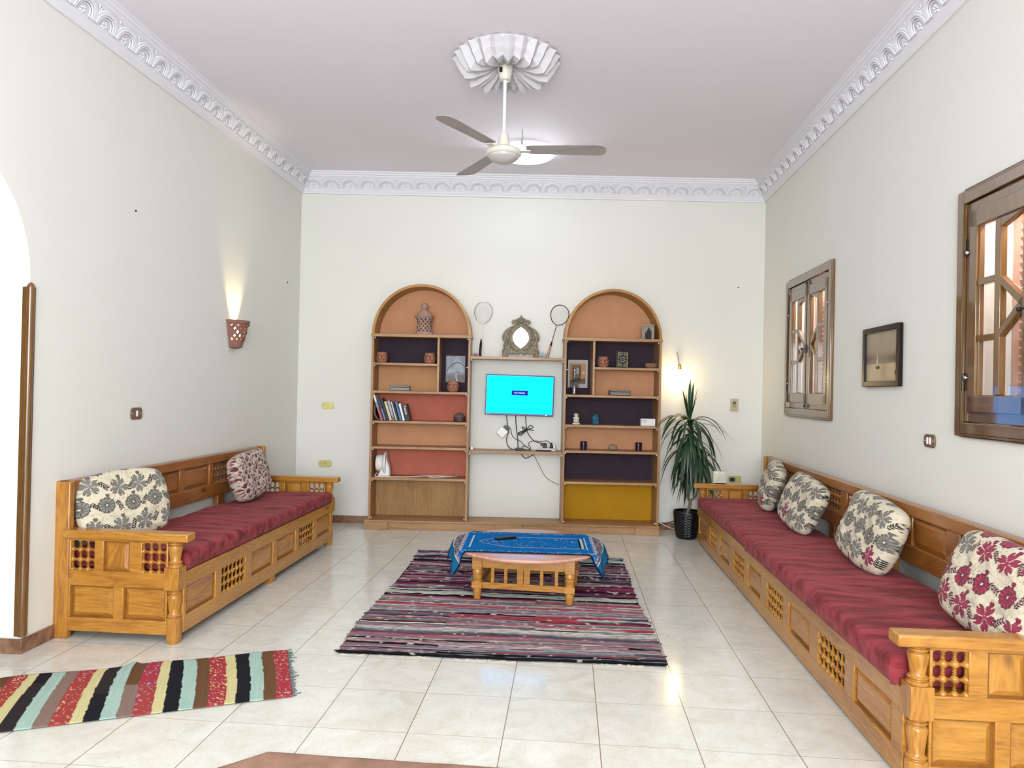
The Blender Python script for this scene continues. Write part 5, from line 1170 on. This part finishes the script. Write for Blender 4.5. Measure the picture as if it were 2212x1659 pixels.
# ------------------------------------------------------------------ sconce, bulb, switches, sockets, picture
S_SC = 1.502
t_ = thing('wall_sconce', 'half-round pierced clay wall lamp casting light up the left wall', 'wall lamp', wallpt('L', S_SC, 0, 1.745), ROT['L'])
rows_ = [(.050, .0), (.072, .006), (.080, .03), (.087, .06), (.094, .09), (.101, .12), (.109, .15), (.116, .18), (.124, .205), (.132, .210), (.134, .235)]
def half_lathe(rows, n, hole, flat=1.):
    a = MB(); vs = []; fs = []
    for r, z in rows:
        for j in range(n+1): th = pi+pi*j/n; vs.append((r*cos(th), r*sin(th)*flat, z))
    for i in range(len(rows)-1):
        for j in range(n):
            q = (i*(n+1)+j, i*(n+1)+j+1, (i+1)*(n+1)+j+1, (i+1)*(n+1)+j)
            if hole(i, j):
                ms = []
                for a_, b_ in ((0, 1), (1, 2), (2, 3), (3, 0)): vs.append(tuple((vs[q[a_]][k]+vs[q[b_]][k])/2 for k in range(3))); ms.append(len(vs)-1)
                fs += [(q[0], ms[0], ms[3]), (q[1], ms[1], ms[0]), (q[2], ms[2], ms[1]), (q[3], ms[3], ms[2])]
            else: fs.append(q)
    a.mesh(vs, fs); return a
a = half_lathe(rows_, 14, lambda i, j: (i in (3, 4, 6, 7) and (i+j) % 2 == 0 and 0 < j < 13) or (i == 5 and j % 3 == 0 and 0 < j < 13)); q = a.obj('shade', 'sconce', t_); md = q.modifiers.new('s', 'SOLIDIFY'); md.thickness = .006; md.offset = -1
a = MB(); a.mesh([(.05*cos(pi+pi*j/12), .05*sin(pi+pi*j/12), 0) for j in range(13)], [tuple(range(13))]); a.obj('base', 'sconce', t_)
a = MB(); a.blob((0, -.055, .13), (.022, .022, .032), 12, 8); a.obj('bulb', emis('sconce_bulb', (1, .78, .40), 22.), t_)
t_ = thing('bare_bulb', 'glowing bare bulb hanging from wires on the far wall above the plant', 'light bulb', wallpt('B', 4.012, .05, 1.875), ROT['B'])
a = MB(); a.tube(spline([(-.006, .048, .0), (.0, .02, -.04), (-.004, .0, -.07), (.006, -.004, -.11), (.004, -.006, -.15)], 6), .0035, 6); a.obj('wire', 'stone', t_)
mb = Matrix.Translation((.012, -.01, -.155)) @ Matrix.Rotation(radians(-8), 4, 'Y')
a = MB(); a.lathe([(.010, .03), (.016, .025), (.018, -.02), (.015, -.03)], n=16, mat=mb); a.obj('lamp_holder', plain('brass_holder', 'a08050', .4, .5), t_)
a = MB(); a.lathe([(.013, -.03), (.016, -.045), (.029, -.075), (.032, -.095), (.026, -.118), (.012, -.128), (0, -.130)], n=24, mat=mb); a.obj('globe', emis('bulb_glow', (1, .80, .42), 14.), t_)
def plate(label, wall, s, z, w, h, mat, rock=1, name='light_switch', cat='switch', off=.0, rmat='white'):
    t_ = thing(name, label, cat, wallpt(wall, s, off, z), ROT[wall]); c = .018; a = MB(); W2, H2 = w/2, h/2
    pl = [(-W2+c, -H2), (W2-c, -H2), (W2-.004, -H2+c*.7), (W2, 0), (W2-.004, H2-c*.7), (W2-c, H2), (-W2+c, H2), (-W2+.004, H2-c*.7), (-W2, 0), (-W2+.004, -H2+c*.7)]
    a.prism(pl, -.009, 0); a.obj('plate', mat, t_, bevel=.002)
    for k in range(rock): a = MB(); x = (k-(rock-1)/2)*.030; a.box(x-.008, x+.008, -.014, -.008, -.019, .019); a.obj('rocker', rmat, t_, bevel=.002)
    a = MB(); [a.blob((x, -.009, 0), .004, 8, 5) for x in (-W2+.018, W2-.018)]; a.obj('screw', 'chrome', t_); return t_
plate('bronze single switch plate on the left wall above the bench', 'L', 2.868, 1.234, .125, .078, 'bronze')
plate('bronze double switch plate on the right wall below the picture', 'R', 3.648, 1.212, .125, .072, 'bronze', 2)
plate('upper yellow brass plate on the far wall left of the bookcase', 'B', .325, 1.232, .130, .072, 'brass', rmat='brass')
def outlet(label, s, z):
    t_ = plate(label, 'B', s, z, .14, .075, 'brass', 0, 'wall_socket', 'socket'); a = MB(); [a.tube([(x, -.0095, zz_), (x, -.0085, zz_)], .004, 8) for x, zz_ in ((-.01, 0), (.01, 0), (0, .013))]; a.obj('holes', 'black', t_); return t_
outlet('lower yellow brass socket on the far wall above the left bench arm', .312, .619)
t_ = outlet('yellow socket with a dark plug behind the right bench arm', 4.640, .548); a = MB(); a.box(-.055, -.01, -.045, -.009, -.018, .018); a.obj('plug', plain('navy_plug', '14203c', .5), t_, bevel=.006)
t_ = thing('fan_regulator', 'cream upright fan speed panel on the far wall right of the plant', 'switch', wallpt('B', 4.620, 0, 1.330), ROT['B'])
a = MB(); a.box(-.042, .042, -.012, 0, -.068, .068); o = a.obj('panel', plain('beige_plastic', 'c2b698', .5), t_, bevel=.003)
a = MB(); a.lathe([(.018, 0), (.016, .014), (.006, .015), (0, .015)], n=20, mat=Matrix.Translation((0, -.012, .022)) @ Matrix.Rotation(radians(90), 4, 'X')); a.obj('dial', plain('brown_dial', '6c5c40', .5), o)
a = MB(); a.box(-.025, .02, -.013, -.011, -.022, -.004); a.box(-.02, 0, -.013, -.011, -.05, -.042); a.box(.008, .02, -.013, -.011, -.05, -.042); a.obj('marking', plain('tan_marking', '9c8c68', .6), o)
def p_sea(U, V):
    C = mixc('94846e', 'aea28c', .5+.5*V+.3*(vnoise(U, V, 2, 3)-.5)); n_ = vnoise(U*3, V*9, 1, 4); k = np.exp(-((V+.05+.05*n_)/.16)**2)*(.35+.65*vnoise(U*2.5, V*3, 1, 8)); C = C*(1-k[..., None]*.9)+np.array(lin('5c4030'))*k[..., None]*.9
    lo = (V < -.25); C[lo] = mixc('b09878', 'd0bc98', vnoise(U*3, V, 1, 2))[lo]; sail = (np.abs(U+.25-.08*(V+.1)) < .05*(1-(V+.25)/.5)) & (V > -.3) & (V < .2); C[sail] = lin('c8c0ac'); b_ = (np.hypot((U+.22)/.12, (V+.36)/.06) < 1); C[b_] = lin('5c4a34')
    b_ = (np.hypot((U-.8)/.12, (V+.55)/.10) < 1) & (n_ > .4); C[b_] = lin('4c3c38'); return C
framed('small seascape in a dark brown frame between the two windows', 3.022, .004, 1.708, .555, .385, .034, plain('dark_brown_frame', '160a08', .3, coat=.15, spec=.3), p_sea, wall='R', fd=.026, n=(120, 90), tilt=0)

nl = plain('dark_nail', '181010', .6)
for wl, s_, z_, lb in (('B', 4.640, 2.574, 'dark nail in the far wall above the plant'), ('L', 2.927, 2.563, 'dark nail high on the left wall'), ('L', .345, 2.48, 'dark nail on the left wall near the far corner')):
    a = MB(); a.blob((0, -.003, 0), (.007, .006, .007), 8, 6); q = a.obj('nail', nl, None, loc=wallpt(wl, s_, 0, z_), rot=ROT[wl]); setp(q, lb, 'nail')

# ------------------------------------------------------------------ router on the far arm
t_ = thing('wifi_router', 'square white router standing on the far arm of the right bench', 'router', (1.315, 3.715, .580), radians(4))
a = MB(); a.box(-.062, .062, -.012, .014, 0, .118); o = a.obj('housing', plain('router_white', 'd8d8c4', .5), t_, bevel=.003)
a = MB()
for k in range(9):
    x0 = -.055+k*.0125; a.tube([(x0, -.0125, .012), (min(.055, x0+.07), -.0125, .012+(min(.055, x0+.07)-x0)*1.1)], .0009, 4)
a.obj('vent_lines', plain('router_grey', 'a8a890', .6), o)
a = MB(); a.box(-.040, -.024, -.0128, -.012, .104, .108); a.box(.022, .028, -.0128, -.012, .102, .107); a.obj('status_light', emis('green_light', (.7, 1, .2), 1.5), o)
a = MB(); a.box(-.05, .05, -.03, .03, -.0, .006); a.obj('stand', 'black', t_, bevel=.002)
# leads by the skirting behind the plant
def lead(label, pts, r, mat):
    o = MB(); o.tube(spline(pts, 8), r, 6); q = o.obj('floor_lead', mat, None); setp(q, label, 'cable'); return q
lead('dark lead running from the bookcase foot behind the plant pot', [wallpt('B', *p) for p in ((3.80, .25, .085), (3.88, .24, .115), (3.98, .23, .135), (4.08, .20, .14))], .004, 'rubber')
lead('white lead crossing the dark lead beside the bookcase foot', [wallpt('B', *p) for p in ((3.80, .27, .125), (3.88, .28, .085), (3.96, .26, .055), (4.02, .24, .05))], .003, 'white')

# ------------------------------------------------------------------ lights
def area(name, loc, size, power, col=(1, 1, 1), target=None, shape='DISK', size_y=None):
    l = bpy.data.lights.new(name, 'AREA'); l.shape = shape; l.size = size; l.energy = power; l.color = col
    if size_y: l.size_y = size_y
    o = bpy.data.objects.new(name, l); COL.objects.link(o); o.location = loc
    d = (Vector(target)-Vector(loc)) if target else Vector((0, 0, -1)); o.rotation_euler = d.to_track_quat('-Z', 'Y').to_euler(); return o
def point(name, loc, power, col, r=.05):
    l = bpy.data.lights.new(name, 'POINT'); l.energy = power; l.color = col; l.shadow_soft_size = r; o = bpy.data.objects.new(name, l); COL.objects.link(o); o.location = loc; return o
area('ceiling_lamp_light', (LX, LY2, CEIL-.075),   .48, 20, (.90, .95, 1.), (LX, LY2-1.0, 2.6))
point('room_lamp_light', (-1.75, -2.1, 2.3), 25, (.90, .95, 1.), .10)
area('rear_ceiling_light', (-.3, -4.2, CEIL-.05), 1.6, 10, (.90, .95, 1.), (-.3, -2.0, 0))  # soft fill added high up behind the camera, no fixture there
area('rear_fill_light', (-.3, -8.6, 1.9), 3.4, 345, (.90, .95, 1.), (-.5, 4, 1.9))
area('uplighter', (-.2, -4.8, 1.9), 1.4, 115, (.89, .93, 1.), (-.4, 3.0, CEIL))  # fill added behind the camera to brighten the ceiling
point('hall_light', (-4.3, -.9, 2.9), 16, (.93, .96, 1.), .12)
p = wallpt('L', S_SC, .06, 1.93); sl = bpy.data.lights.new('sconce_light', 'SPOT'); sl.energy = 22; sl.color = (1, .80, .42); sl.spot_size = radians(64); sl.spot_blend = .7; sl.shadow_soft_size = .012
so = bpy.data.objects.new('sconce_light', sl); COL.objects.link(so); so.location = wallpt('L', S_SC, .075, 1.90); so.rotation_euler = Vector((-.35, 0, 1)).to_track_quat('-Z', 'Y').to_euler()
point('bulb_light', wallpt('B', 4.02, .10, 1.61), 4.2, (1, .72, .34), .03)
for s0, s1 in wins:
    area('window_daylight', wallpt('R', (s0+s1)/2, -.09, WZ1-.10), .9, 8, (1, .90, .84), wallpt('R', (s0+s1)/2, -.20, WZ0), 'RECTANGLE', .06)  # lamp added inside the reveal, stands in for daylight on the shutters
w = bpy.data.worlds.new('world'); SC.world = w; w.use_nodes = True; w.node_tree.nodes['Background'].inputs[0].default_value = (.9, .95, 1, 1); w.node_tree.nodes['Background'].inputs[1].default_value = .6
SC.view_settings.view_transform = 'Standard'; SC.view_settings.look = 'None'; SC.view_settings.exposure = .18; SC.view_settings.gamma = 1.
SC.cycles.max_bounces = 7; SC.cycles.diffuse_bounces = 4; SC.cycles.glossy_bounces = 3; SC.cycles.use_adaptive_sampling = True; SC.cycles.adaptive_threshold = .03; SC.cycles.use_denoising = True; SC.cycles.sample_clamp_indirect = 6; SC.cycles.caustics_reflective = False; SC.cycles.caustics_refractive = False
